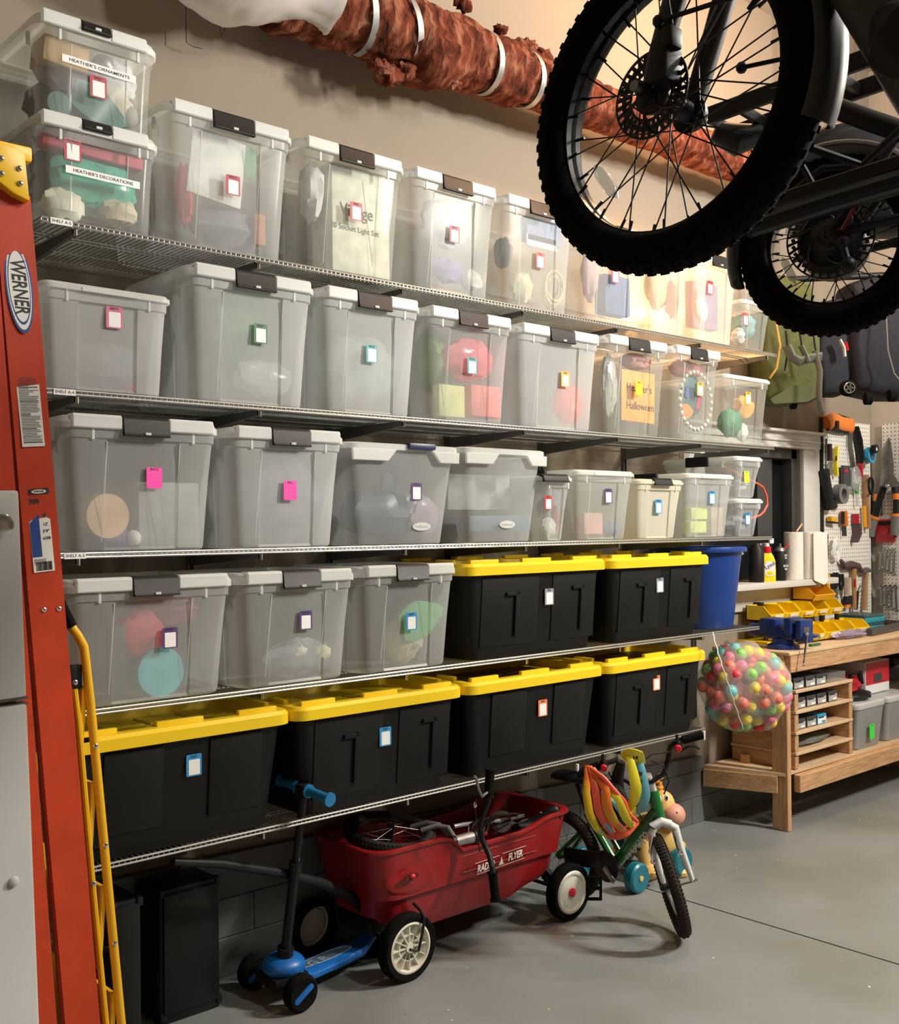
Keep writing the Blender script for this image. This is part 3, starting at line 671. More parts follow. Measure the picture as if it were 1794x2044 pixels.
I('lump', 965, 720, -.43, (.26, .07, .16), (.80, .16, .22), 'pink_packet', 'shiny pink packet in the shelf A-4 bin', 'packet', 2, rough=.25)
I('box', 975, 802, -.44, (.16, .05, .12), (.85, .26, .26), 'pink_carton', 'pink carton low in the bin with pink packets', 'carton')
I('box', 905, 800, -.45, (.13, .04, .12), (.72, .72, .35), 'yellow_carton', 'pale yellow carton low in the bin with pink packets', 'carton')
I('lump', 858, 720, -.34, (.10, .14, .24), (.16, .30, .06), 'green_bundle', 'green bundle at the left of the bin with pink packets', 'bundle', 5)
I('lump', 1140, 805, -.43, (.17, .06, .16), (.75, .08, .06), 'red_lantern', 'red lantern shape low in the plain orange sticker bin', 'lantern', 3)
I('lump', 1155, 812, -.465, (.04, .01, .05), (.85, .40, .12), 'orange_cutout', 'orange cutout on the red lantern shape', 'cutout')
b = I('box', 1283, 791, -.468, (.235, .004, .225), (.88, .42, .10), 'orange_sheet', 'orange paper sheet with two handwritten words', 'sheet', rz=.02)
for q, s in (((1276, 776), "Heather's"), ((1278, 812), 'Halloween')): text(s, .050, mat('pencil', (.06, .04, .03), .8), face(PY(*q, -.4445), -.02), b, sx=.92)
I('lump', 1218, 770, -.42, (.09, .06, .26), (.55, .53, .50), 'film_bag', 'clear film at the left of the orange sheet', 'film', 6, rough=.2)
I('lump', 1290, 720, -.40, (.20, .08, .07), (.50, .20, .18), 'red_cloth', 'dull red cloth above the orange sheet', 'cloth', 2)
p = PY(1388, 800, -.455); t = thing('bead_string', 'ring of white beads in the halloween figure bin', 'beads', p)
for i in range(26):
    a = 2*PI*i/26; G().sph((p.x+.125*math.cos(a), p.y, p.z+.135*math.sin(a)), .010, 10).build('bead', cm((.85, .84, .76)), t)
I('lump', 1385, 790, -.44, (.17, .03, .18), (.05, .15, .16), 'figure_plaque', 'dark teal figure plaque within the bead ring', 'plaque', 2)
I('leaf', 1378, 820, -.462, (.08, .015, .07), (.65, .26, .06), 'orange_figure', 'orange figure low within the bead ring', 'figure')
I('leaf', 1402, 800, -.464, (.03, .012, .09), (.55, .03, .10), 'red_figure', 'crimson figure right within the bead ring', 'figure', rz=.3)
I('leaf', 1382, 782, -.464, (.05, .012, .06), (.06, .12, .42), 'blue_figure', 'blue figure high within the bead ring', 'figure', rz=.3)
I('lump', 1375, 730, -.42, (.24, .08, .08), (.45, .10, .08), 'red_cloth', 'red cloth above the bead ring', 'cloth', 4)
I('lump', 1468, 842, -.42, (.16, .10, .14), (.03, .25, .11), 'green_cloth', 'green cloth at the left of the low clear shelf-end bin', 'cloth', 4)
I('lump', 1488, 862, -.44, (.08, .05, .09), WH, 'white_cloth', 'white cloth between green and orange cloths', 'cloth', 4)
I('lump', 1510, 815, -.43, (.16, .07, .11), (.85, .40, .06), 'orange_cloth', 'orange cloth in the low clear shelf-end bin', 'cloth', 7)
I('disc', 212, 1030, -.43, (.13, .06, 1), (.62, .42, .26), 'round_box', 'beige round box in the bin with the hot pink sticker', 'box')
I('ball', 272, 1074, -.44, .024, WH, 'white_ball', 'white ball beside the beige round box', 'ball')
I('lump', 222, 1083, -.42, (.12, .08, .07), (.09, .09, .20), 'dark_bundle', 'dark blue bundle under the beige round box', 'bundle')
I('box', 335, 1035, -.36, (.20, .10, .20), (.34, .36, .35), 'grey_carton', 'grey carton at the right of the hot pink sticker bin', 'carton')
I('lump', 585, 1010, -.36, (.32, .14, .26), (.22, .24, .28), 'grey_bundle', 'slate grey bundle in the second hot pink sticker bin', 'bundle', 3)
I('lump', 760, 1025, -.38, (.36, .16, .19), (.035, .06, .10), 'packed_sleeping_bag', 'dark blue packed bundle in the navy latch bin', 'bundle', 2, rough=.35)
I('leaf', 770, 962, -.42, (.05, .02, .07), (.03, .05, .08), 'carry_loop', 'dark blue carry loop standing above the bundle', 'loop', rz=.3)
I('lump', 870, 1030, -.43, (.14, .04, .14), (.36, .28, .36), 'film_wrap', 'mauve edged clear film at the right of the blue bundle', 'film', 2, rough=.2)
I('box', 1005, 1045, -.36, (.33, .16, .06), (.14, .19, .26), 'blue_folder', 'slate blue folder low in the bin without a sticker', 'folder')
I('box', 1010, 985, -.28, (.34, .10, .14), (.50, .50, .47), 'pale_carton', 'pale carton at the back of the bin without a sticker', 'carton')
I('lump', 1118, 1035, -.44, (.03, .03, .11), (.35, .03, .05), 'red_twist', 'dark red twist in the narrow bin', 'ribbon')
I('lump', 1103, 1052, -.42, (.09, .05, .08), WH, 'tissue_wad', 'white tissue in the narrow bin', 'tissue', 1)
I('box', 1180, 1045, -.43, (.12, .06, .09), (.62, .36, .32), 'pink_carton', 'pink carton low in the purple sticker bin of the middle shelf', 'carton')
I('lump', 1245, 1055, -.43, (.10, .06, .07), (.13, .18, .26), 'blue_bundle', 'slate blue bundle low in the purple sticker bin', 'bundle')
I('box', 1395, 1025, -.44, (.13, .05, .055), (.62, .68, .22), 'yellow_carton', 'yellow green carton, upper of two', 'carton')
I('box', 1393, 1052, -.44, (.13, .05, .055), (.62, .68, .22), 'yellow_carton', 'yellow green carton, lower of two', 'carton')
I('box', 1440, 1045, -.42, (.10, .08, .14), (.48, .40, .34), 'tan_carton', 'tan carton beside the yellow green cartons', 'carton')
I('lump', 1485, 1045, -.42, (.18, .10, .08), (.42, .44, .48), 'grey_cable', 'grey cable bundle in the lower shelf-end bin of shelf A-3', 'cable')
I('lump', 1488, 970, -.40, (.16, .08, .05), (.5, .5, .52), 'grey_cable', 'pale grey bundle in the lime sticker bin', 'cable')
I('lump', 283, 1268, -.42, (.16, .08, .14), (.55, .06, .09), 'red_toy', 'red toy in the bin behind the step ladder top', 'toy')
I('disc', 318, 1345, -.43, (.15, .06, 1), (.12, .48, .56), 'turquoise_toy', 'turquoise round toy low in the leftmost bin of the second shelf', 'toy')
I('box', 236, 1318, -.44, (.045, .045, .20), (.05, .07, .06), 'dark_bottle', 'dark striped bottle at the left of the toy bin', 'bottle')
I('lump', 350, 1210, -.36, (.24, .10, .10), (.30, .10, .13), 'dark_red_cloth', 'dark red cloth high in the toy bin', 'cloth', 3)
for u in (600, 645): I('lump', u, 1303, -.43, (.07, .04, .05), (.72, .68, .52), 'pale_ring', 'pale ring low in the second bin of the second shelf', 'ring', u, group='pale rings low in the bin')
I('lump', 600, 1330, -.40, (.28, .10, .12), (.25, .27, .28), 'grey_bundle', 'grey bundle under the pale rings', 'bundle', 3)
I('leaf', 865, 1235, -.44, (.20, .02, .14), (.16, .42, .20), 'green_cloth', 'green cloth fold in the bin with the blue sticker', 'cloth', rz=-.3)
I('lump', 838, 1277, -.445, (.07, .05, .08), (.7, .7, .7), 'film_wad', 'clear film wad under the green cloth fold', 'film', 3, rough=.2)
I('lump', 800, 1290, -.38, (.14, .1, .16), (.62, .55, .38), 'cream_bundle', 'cream bundle left in the green cloth bin', 'bundle', 3)
M['bulbg'] = mat('bulb_glow', (1, .8, .5), .3, emit=(1, .55, .22, 30), alpha=.25)
# bare bulb in a socket standing on the top shelf
t = thing('bare_bulb_lamp', 'small bare warm bulb in a socket behind the glowing bin', 'lamp', (BULB[0], BULB[1], A5))
G().cyl((BULB[0], BULB[1], A5), (BULB[0], BULB[1], BULB[2]-.05), .018, 12).cyl((BULB[0], BULB[1], A5), (BULB[0], BULB[1], A5+.01), .045, 16).build('socket', 'black', t)
G().sph(BULB, .028, 16).build('bulb', 'bulbg', t)
# ------------------------------------------------------------------ insulated duct under the ceiling
def ductmat():
    m = mat('red_brown_insulation', (.30, .09, .05), 1, spec=.1); nt = m.node_tree; N = nt.nodes; L = nt.links; b = N['Principled BSDF']
    tc = N.new('ShaderNodeTexCoord'); mp = N.new('ShaderNodeMapping'); mp.inputs['Scale'].default_value = (2.2, 1, 1); mp.inputs['Rotation'].default_value = (0, .5, .3)
    L.new(tc.outputs['Object'], mp.inputs[0])
    n = N.new('ShaderNodeTexNoise'); n.inputs['Scale'].default_value = 11; n.inputs['Detail'].default_value = 12; n.inputs['Distortion'].default_value = .35; L.new(mp.outputs[0], n.inputs[0])
    r = N.new('ShaderNodeValToRGB'); e = r.color_ramp.elements; e[0].position = .30; e[0].color = (.035, .014, .010, 1); e[1].position = .72; e[1].color = (.31, .14, .085, 1)
    k = e.new(.5); k.color = (.15, .037, .02, 1); L.new(n.outputs[0], r.inputs[0]); L.new(r.outputs[0], b.inputs['Base Color'])
    bp = N.new('ShaderNodeBump'); bp.inputs['Strength'].default_value = .9; bp.inputs['Distance'].default_value = .03; L.new(n.outputs[0], bp.inputs['Height']); L.new(bp.outputs[0], b.inputs['Normal'])
    return m
M['duct'] = ductmat()
t = thing('insulated_duct', 'duct wrapped in ragged red-brown insulation running high along the wall', 'duct', (4, -.2, 3.53))
def ductr(x):
    return .155 if x < 2.4 else .155-.045*min(1, (x-2.4)/1.2)-(.012*min(1, max(0, x-3.6)))
KN = [2.44, 2.66, 3.12, 3.38, 5.06]
rg = []; n = 48; x = 2.12
while x < 5.75:
    base = ductr(x); pin = min(abs(x-k) for k in KN); q = base*(1-.12*math.exp(-(pin/.04)**2)); ring = []
    for j in range(n):
        a = 2*PI*j/n; d = Vector((x*2.6, math.cos(a)*1.2, math.sin(a)*1.2))
        rr = q*(1+.15*noise.noise(d)+.13*noise.noise(d*2.6)+.08*noise.noise(d*7)+.05*noise.noise(d*16))
        if 2.72 < x < 3.0 and math.sin(a) < -.3: rr *= 1+.28*math.exp(-((x-2.82)/.09)**2)
        ring.append(Vector((x, -.2-rr*math.cos(a), 3.53+rr*math.sin(a))))
    rg.append(ring); x += .022
G().loft(rg).build('insulation', 'duct', t, sharp=70)
for i, (k, tl) in enumerate(zip(KN, (.30, .34, .16, .14, .1))):
    rg = []
    for w_ in (-.014, .014):
        for rr_ in (0,):
            rg.append([Vector((k+w_-tl*.30*math.sin(2*PI*j/40)*.5, -.2-(ductr(k)*.95+.004)*math.cos(2*PI*j/40), 3.53+(ductr(k)*.95+.004)*math.sin(2*PI*j/40))) for j in range(40)])
    rg2 = [[Vector((p.x, -.2+(p.y+.2)*.97, 3.53+(p.z-3.53)*.97)) for p in r_] for r_ in rg[::-1]]
    G().loft(rg+rg2, (0, 0), True).build('strap', 'galv', t)
random.seed(5)
for i, (u, v, s) in enumerate(((775, 150, .06), (812, 140, .045), (905, 168, .035), (627, 50, .05), (1050, 92, .05), (1082, 110, .045), (925, 10, .04), (1000, 60, .035), (760, 135, .05))):
    p = PY(u, v, -.23); lump(p, (s*2, s*1.4, s*1.2), i, .7, 16, 3).build('loose_tuft', 'duct', t, sharp=70)
rg = []
for i in range(26):
    x = 1.72+i*.023; ring = []
    for j in range(36):
        a = 2*PI*j/36; q = (.15+.04*math.sin(i*.22))*(1+.12*noise.noise(Vector((x*5, math.cos(a)*2, math.sin(a)*2)))+.06*noise.noise(Vector((x*16, math.cos(a)*5, math.sin(a)*5))))
        ring.append(Vector((x, -.26-q*math.cos(a), 3.47+.04*(x-1.45)-q*.95*math.sin(a))))
    rg.append(ring)
o = G().loft(rg).build('film_wrap', frosted('white_film', .85, (.82, .80, .78), .3), None, sharp=60); tag(o, 'crumpled white plastic film bundle at the left end of the duct', 'film')
for i, pts in enumerate((((372, -40), (371, 40), (372, 85), (385, 93), (403, 97)), ((430, -30), (438, 40), (441, 74), (456, 40), (461, -20)))):
    P = [PY(u, v, -.05) for u, v in pts]
    o = G().tube(P, .0016, 5).build('hanging_wire', 'ink'); tag(o, ('thin dark wire hooked at its end, hanging left of the film bundle', 'thin dark wire loop hanging just left of the film bundle')[i], 'wire')
o = G(); m = face(PY(1333, 64, -.006)); o.at(m).torus(.028, .007, n=20, k=8); o.prism(rrect(.03, .075, .01), .006)
tag(o.build('wall_hook', 'white'), 'small white hook plate on the wall seen through the front wheel', 'hook')

# ------------------------------------------------------------------ orange ladder, closed, its side facing the room
M['orange'] = mat('orange_fibreglass', (.50, .045, .012), .42, var=.10, scale=12, bump=.04)
M['capy'] = mat('ladder_yellow', (.85, .52, .01), .35)
t = thing('step_ladder', 'tall orange folding ladder with a yellow cap, leaning at the left', 'ladder', (1.1, -.7, 0))
def ln(pa, pb, z):                                       # point at height z on the line pa-pb
    d = pb-pa; return pa+d*((z-pa.z)/d.z)
YN = -.95
def rail(la, lb, ra, rb, dy, ztop, name='side_rail'):
    a, b, c, d = PY(*la, YN+.03), PY(*lb, YN-.02), PY(*ra, YN+.03), PY(*rb, YN-.02)
    o = Vector((0, dy, 0)); g = G(); L0, L1, R0, R1 = ln(a, b, .01)+o, ln(a, b, ztop)+o, ln(c, d, .01)+o, ln(c, d, ztop)+o
    e = Vector((0, .032, 0)); w_ = Vector((.006, 0, 0)); k = Vector((0, .005, 0))
    for p0, p1, q0, q1, dep in ((L0, L1, R0, R1, k), (L0, L1, L0+w_, L1+w_, e), (R0-w_, R1-w_, R0, R1, e)):
        g.add([p0, q0, q1, p1, p0+dep, q0+dep, q1+dep, p1+dep], [(0, 1, 2, 3), (7, 6, 5, 4), (0, 4, 5, 1), (1, 5, 6, 2), (2, 6, 7, 3), (3, 7, 4, 0)])
    return g.build(name, 'orange', t), (L0, L1, R0, R1)
_, q2 = rail((130, 2044), (-13, 385), (200, 2044), (60, 385), 0, 2.36)
rail((130, 2044), (-13, 385), (200, 2044), (60, 385), .40, 2.36)
_, q1 = rail((42, 2044), (-73, 617), (114, 2044), (3, 617), 0, 2.30)
rail((42, 2044), (-73, 617), (114, 2044), (3, 617), .38, 2.30)
for i in range(7):
    z = .30+i*.30; a = ln(q2[0], q2[1], z); b = ln(q2[2], q2[3], z)
    G().box(((a.x+b.x)/2, YN+.22, z), (.075, .37, .018)).box((b.x-.006, YN+.22, z-.012), (.006, .37, .03)).build('step', 'steel', t, bevel=.002)
    a = ln(q1[2], q1[3], z); G().cyl((a.x-.03, YN+.03, z), (a.x-.03, YN+.41, z), .012, 10).build('brace_tube', 'steel', t)
for v in (1040, 1500, 1850):
    a = PY(90+ (v-1040)*.06, v, YN+.05); G().box((a.x-.015, YN+.06, a.z), (.05, .008, .02)).build('spreader_bracket', 'steel', t, bevel=.002)
yw = lambda v: YN+.03+(v-2044)/(385-2044)*(-.05)          # the web leans slightly
def onrail(u, v, off=.0012): return PY(u, v, yw(v)-off)
RL = math.atan2(q2[3].x-q2[2].x, q2[3].z-q2[2].z)*-1
def rface(u, v, off=.0012, r=0): return face(onrail(u, v, off), RL+r)
def px(u, v): return PY(u, v, YN-.045)
poly = [(-90, 262), (0, 283), (28, 290), (50, 306), (60, 402), (28, 386), (-2, 362), (-90, 325)]
g = G(); ps = [px(*q) for q in poly]; k = len(ps)
g.add(ps+[p+Vector((0, .03, 0)) for p in ps], [tuple(range(k)), tuple(range(k, 2*k))[::-1]]+[(i, (i+1) % k, k+(i+1) % k, k+i) for i in range(k)])
o = g.build('cap_side', 'capy', t, bevel=.004)
G().box(((px(-20, 285).x), YN+.17, px(10, 283).z-.01), (.20, .40, .035)).build('top_cap', 'capy', t, bevel=.008)
for u, v in ((3, 316), (39, 336), (4, 346), (41, 366), (88, 1217), (118, 1215)):
    p = PY(u, v, (YN-.047) if v < 500 else yw(v)-.001); G().sph(p, (.0065, .004, .0065), 12).build('rivet', 'chrome', t)
def pl(g, name, m, par=t): return g.build(name, m, par)
el = lambda a, b, n=36: [(a*math.cos(2*PI*i/n), b*math.sin(2*PI*i/n)) for i in range(n)]
M['decb'] = mat('decal_blue', (.02, .06, .26), .45); M['decw'] = mat('decal_white', (.78, .78, .74), .5); M['deck'] = mat('decal_black', (.03, .02, .02), .5)
z1 = px(38, 480).z-px(38, 665).z
m = rface(38, 572, .0012, .025)
d = pl(MB(m).prism(el(.030, z1*.51), .0006), 'maker_decal', 'decb')
pl(MB(m).prism(el(.0265, z1*.47), .0009), 'decal_ring', 'decw', d); pl(MB(m).prism(el(.0245, z1*.415), .0010), 'decal_ring', 'decb', d); pl(MB(m).prism(el(.0225, z1*.385), .0014), 'decal_field', 'decw', d)
text('WERNER', .046, 'ink', m @ Matrix.Rotation(-PI/2, 4, 'Z') @ Matrix.Translation((0, 0, .0015)), d, sx=.66, bold=.02, shear=.15)
m = rface(60, 816); zz = px(60, 740).z-px(60, 893).z
d = pl(MB(m).prism(rrect(.052, zz, .001, 1), .0006), 'safety_label', 'decw')
g = MB(m); random.seed(9)
for i in range(46):
    y = zz/2-.006-i*(zz-.012)/46; w_ = .044*random.choice((1, .9, .75, .97, .5)); g.box((-.022+w_/2, y, .0009), (w_, .0013+.0008*(i % 9 == 0), .0004))
o = g.build('print_lines', 'deck', d, kind='stuff')
m = rface(77, 981); d = pl(MB(m).prism(rrect(.048, .013, .001, 1), .0006), 'maker_strip', 'deck'); pl(MB(m).prism(el(.017, .0045), .0010), 'strip_oval', 'decw', d)
text('WERNER', .006, 'ink', m @ Matrix.Translation((0, 0, .0012)), d, bold=.02)
text('300', .016, 'deck', rface(68, 1001), t, bold=.03); text('* * * *', .010, 'deck', rface(70, 993), t)
m = rface(85, 1078); z3 = px(85, 1013).z-px(85, 1142).z
d = pl(MB(m).prism([(-.027, -z3/2), (.022, -z3/2), (.022, z3/2), (.010, z3/2), (-.027, z3/2-.03)], .0006), 'size_label', 'decw')
pl(MB(m).prism([(-.0265, -z3*.26), (-.004, -z3*.26), (-.004, z3/2-.012), (-.0265, z3/2-.032)], .0009), 'blue_panel', 'decb', d)
for i, (s, sz) in enumerate((("8'", .014), ("12'", .010), ("5'9\"", .010), ('6208', .009))): text(s, sz, 'ink', m @ Matrix.Translation((.010, z3*.38-i*.016-(.004 if i else 0), .0008)), d, bold=.02)
g = MB(m); random.seed(2)
for i in range(22): g.box((-.020+i*.0017, -z3*.41, .0009), (random.choice((.0006, .0012)), .020, .0004))
for i in range(5): g.box((-.010, -z3*.30-.0025*i, .0009), (.028, .001, .0004))
for i in range(9): g.box((-.015, z3*.28-i*.009, .0011), (.016-.003*(i % 3), .0008, .0004)) if False else None
g.build('barcode_lines', 'deck', d, kind='stuff')

# ------------------------------------------------------------------ yellow step ladder beside it
t = thing('folding_step_ladder', 'slim yellow folding step ladder with a black grip, beside the orange ladder', 'ladder', (1.2, -.8, 0))
M['syel'] = mat('step_yellow', (.72, .40, .008), .36)
def sp(u, v, y=-.88): return PY(u, v, y)
def down(a, b): return ln(a, b, .012)
for dy in (0, .30):
    o = Vector((0, dy, 0))
    top = [sp(132, 1236), sp(140, 1248), sp(155, 1268), sp(167, 1290), sp(171, 1320), sp(180, 1400), sp(208, 1690)]
    G().tube([p+o for p in top[1:]]+[down(sp(208, 1690), sp(242, 2044))+o], (.011), 12).build('front_leg', 'syel', t)
    lft = [sp(148, 1376), sp(156, 1440), sp(184, 1765)]
    G().tube([p+o for p in lft]+[down(sp(184, 1765), sp(211, 2044))+o], .0085, 10).build('rear_leg', 'syel', t)
G().tube([sp(120, 1205), sp(128, 1222), sp(137, 1240), sp(142, 1250)], .014, 12).tube([sp(120, 1205)+Vector((0, .30, 0)), sp(137, 1240)+Vector((0, .30, 0)), sp(142, 1250)+Vector((0, .30, 0))], .014, 12).tube([sp(120, 1205), sp(120, 1205)+Vector((0, .3, 0))], .014, 12).build('hand_grip', 'rubber', t)
G().box(sp(153, 1352)+Vector((0, .01, 0)), (.03, .018, .06)).build('hinge_block', 'black', t, bevel=.004)
for u, v in ((187, 1488), (207, 1685), (225, 1880), (183, 1762), (146, 1361)):
    G().sph(sp(u, v)-Vector((0, .012, 0)), (.007, .005, .007), 10).build('bolt', 'chrome', t)
for i, (z, uu) in enumerate(((.35, 0), (.62, 0), (.88, 0), (1.12, 0))):
    a = ln(sp(180, 1400), sp(208, 1690), z); G().bar((a.x-.032, -.73, z-.10), (a.x-.018, -.73, z+.10), .30, .012, (1, 0, 0)).build('step', 'syel', t, bevel=.003)
for v in (1480, 1700, 1900):
    a = sp(176+(v-1480)*.1, v); G().box((a.x, -.86, a.z), (.030, .006, .012)).build('link', 'black', t)
G().cyl(ln(sp(208, 1690), sp(242, 2044), .0), ln(sp(208, 1690), sp(242, 2044), .03), .015, 12).build('foot', 'rubber', t)

# ------------------------------------------------------------------ white cabinet at the left edge
M['cab'] = mat('cabinet_white', (.66, .66, .63), .38, bump=.02, scale=300)
ct = PY(36, 990, -1.55); t = thing('metal_cabinet', 'off-white metal cabinet with two doors cut off by the left edge', 'cabinet', (ct.x-.30, -1.3, 0), rot=rotm(0, -.030, 0))
mw = WM[t.name]; zt = ct.z; zs = PY(50, 1410, -1.55).z; xr = .30+.05
g = MB(mw); g.box((xr-.30, .02, zt/2-.01), (.60, .48, zt-.02)); g.build('carcass', 'cab', t, bevel=.004)
for a, b in ((0.03, zs-.006), (zs+.006, zt)):
    MB(mw).box((xr-.30, -.235, (a+b)/2), (.604, .03, b-a)).build('door', 'cab', t, bevel=.006)
p = mw.inverted() @ PY(-1, 1047, -1.55)
MB(mw).at(mw @ Matrix.Translation((p.x, -.25, p.z)) @ Matrix.Rotation(PI/2, 4, 'X')).lathe([(.014, 0), (.014, .008), (.018, .010), (.018, .018), (.010, .021)], 24).build('lock_knob', 'chrome', t)
p = mw.inverted() @ PY(27, 1760, -1.55); MB(mw).at(mw @ Matrix.Translation((p.x, -.25, p.z)) @ Matrix.Rotation(PI/2, 4, 'X')).lathe([(.009, 0), (.008, .004), (.004, .006)], 16).build('door_plug', 'cab', t)
for k in (0, 1):
    MB(mw).box((xr-.02, -.225, zs+(.004-.010*k)), (.05, .04, .004)).build('hinge_plate', 'steel', t)

# ------------------------------------------------------------------ black loudspeakers under the lowest shelf
M['spk'] = mat('speaker_black', (.007, .007, .007), .45, spec=.3, bump=.05, scale=250)
def speaker(x0, x1, y, zt, label, dep=.18):
    t = thing('loudspeaker', label, 'speaker', ((x0+x1)/2, y+dep/2, 0), 'black loudspeaker boxes under the shelf')
    G().box(((x0+x1)/2, y+dep/2, zt/2), (x1-x0, dep, zt)).build('cabinet', 'spk', t, bevel=.008)
    G().box(((x0+x1)/2, y-.004, zt/2+.01), (x1-x0-.02, .014, zt-.05)).build('grille', 'spk', t, bevel=.004)
    for x in (x0+.01, x1-.004):
        for z in (.03, zt-.012): G().box((x, y+.012, z), (.02, .035, .028)).build('corner_guard', 'black', t, bevel=.005)
    return t
a, b = PY(318, 1775, -.225), PY(437, 1750, -.225)
t = speaker(a.x, b.x, -.225, b.z, 'larger black loudspeaker box standing right of the slim one', .17)
text('V', .018, 'white', face(PY(380, 2003, -.2335)), t, 'logo')
a, b = PY(222, 1808, -.36), PY(281, 1790, -.36); speaker(a.x, b.x, -.36, b.z, 'slim black loudspeaker box half hidden behind the yellow step ladder')
o = G().box(((1.37+1.76)/2, -.10, .525), (.40, .12, .03)).build('rolled_mat', 'spk', bevel=.012); tag(o, 'flat black case lying on top of the loudspeakers', 'case')
# ------------------------------------------------------------------ e-bikes hanging from the ceiling
M['bframe'] = mat('bike_grey_paint', (.030, .030, .028), .5)
M['rim'] = mat('rim_black', (.02, .02, .02), .3, .5)
M['refl'] = frosted('clear_reflector', .45, (.6, .6, .6), .2, .15)
M['disc'] = mat('disc_dark', (.05, .05, .05), .35, .9)
def wheel(t, m, R, r, ri, spokes=18, axle=.075, ry=None):
    """m: local z is the axle; R outer radius, r tyre half-thickness, ri rim inner radius"""
    wt = bpy.data.objects.new('wheel', None); C.objects.link(wt); wt.parent = t; WM[wt.name] = WM[t.name]
    MB(m).torus(R-r, r, n=64, k=14, ry=ry or r).build('tyre', 'rubber', wt)
    g = MB(m); nk = 64
    for i in range(nk):
        a = 2*PI*i/nk
        for s, o in ((-1, 0), (1, .5), (-.35, .5), (.35, 0)):
            aa = a+o*2*PI/nk; ph = s*.95; c = Vector((math.cos(aa)*(R-r+r*math.cos(ph)), math.sin(aa)*(R-r+r*math.cos(ph)), (ry or r)*math.sin(ph)))
            g.box(c, (.004, .010, .010), rotm(0, -ph, 0) @ Matrix.Identity(3) if False else Matrix.Rotation(aa, 3, 'Z') @ Matrix.Rotation(-ph, 3, 'Y'))
    g.build('tyre_tread', 'rubber', wt, kind='stuff')
    rw = (ry or r)*.42
    rg = [[Vector((q*math.cos(2*PI*j/64), q*math.sin(2*PI*j/64), z)) for j in range(64)] for q, z in ((ri, -rw), (ri, rw), (ri+.012, rw*1.1), (R-2*r+.012, rw*.8), (R-2*r+.012, -rw*.8), (ri+.012, -rw*1.1))]
    MB(m).loft(rg, (0, 0), True).build('rim', 'rim', wt)
    g = MB(m); nn = spokes*2
    for i in range(nn):
        a = 2*PI*i/nn; s = 1 if i % 2 else -1; h = a+(1.15 if (i//2) % 2 else -1.15)
        g.tube([(.030*math.cos(h), .030*math.sin(h), s*axle*.55), ((ri+.002)*math.cos(a), (ri+.002)*math.sin(a), s*.008)], .0013, 5)
        g.tube([((ri-.016)*math.cos(a), (ri-.016)*math.sin(a), s*.009), ((ri+.002)*math.cos(a), (ri+.002)*math.sin(a), s*.008)], .0024, 6)
    g.build('spokes', 'disc', wt, kind='stuff')
    return wt
def rotor(t, m, R, z):
    g = MB(m @ Matrix.Translation((0, 0, z))); n = 60
    for i in range(n):                                            # drilled braking ring
        a0, a1 = 2*PI*i/n, 2*PI*(i+1)/n
        for q0, q1 in ((R-.004, R), (R-.030, R-.026)):
            g.prism([(q0*math.cos(a0), q0*math.sin(a0)), (q1*math.cos(a0), q1*math.sin(a0)), (q1*math.cos(a1), q1*math.sin(a1)), (q0*math.cos(a1), q0*math.sin(a1))], .002)
        if i % 2 == 0:
            aa = (a0+a1)/2; g.bar((math.cos(a0)*(R-.028), math.sin(a0)*(R-.028), .001), (math.cos(a0+.09)*(R-.003), math.sin(a0+.09)*(R-.003), .001), .006, .002)
        else: g.bar((math.cos(a0+.05)*(R-.020), math.sin(a0+.05)*(R-.020), .001), (math.cos(a0+.09)*(R-.012), math.sin(a0+.09)*(R-.012), .001), .010, .002)
    for i in range(6):
        a = 2*PI*i/6; P = [Vector((math.cos(a+.9*k/5)*q, math.sin(a+.9*k/5)*q, .001)) for k, q in enumerate((.022, .034, .046, .056, .064, R-.028))]
        g.tube(P, .0028, 5)
    g.torus(.024, .004, n=20, k=6)
    return g.build('brake_disc', 'disc', t)
def ebike_wheel_matrix(u, v, depth, yaw, tilt):
    """wheel whose axle points towards the viewer, turned by yaw (right side away) and tilt"""
    c = PD(u, v, depth); z = (CAM-c); z.z = 0; z.normalize()
    z = Matrix.Rotation(yaw, 3, 'Z') @ z; x = UP.cross(z).normalized(); y = z.cross(x)
    m = Matrix((x, y, z)).transposed() @ Matrix.Rotation(tilt, 3, 'X'); m = m.to_4x4(); m.translation = c; return m
# first bike: front wheel, fork, mudguard, frame
m = ebike_wheel_matrix(1338, 208, 1.62, math.radians(-36), math.radians(-3))
t = thing('hanging_bike', 'dark grey fat-tyre bike hanging nearest, front wheel against the wall light', 'bike', m.translation, 'fat-tyre bikes hung from the ceiling')
RW, rw_ = .254, .034
wh = wheel(t, m, RW, .031, .193, 18, .06, ry=.040)
rotor(wh, m, .066, .046)
MB(m).lathe([(.012, -.07), (.022, -.066), (.030, -.05), (.030, -.046), (.017, -.04), (.017, .03), (.028, .036), (.030, .046), (.014, .055), (.010, .075)], 20).build('hub', 'black', wh)
X = lambda x, y, z=0: m @ Vector((x, y, z))
fd = Vector((.115, .335))                                           # fork direction in the wheel plane, leaning up and to the right
for s in (.052, -.052):
    g = G(); g.tube([X(.0, .0, s), X(.012, .035, s), X(fd.x*.35, fd.y*.35, s*1.02), X(fd.x*.9, fd.y*.9, s*.98), X(fd.x*1.25, fd.y*1.25, s*.9)], [(.014, .010), (.020, .014), (.019, .016), (.020, .018), (.021, .019)], 14).build('fork_leg', 'bframe', t)
    MB(m).box((0, .0, s), (.030, .036, .010)).build('dropout', 'black', t, bevel=.004)
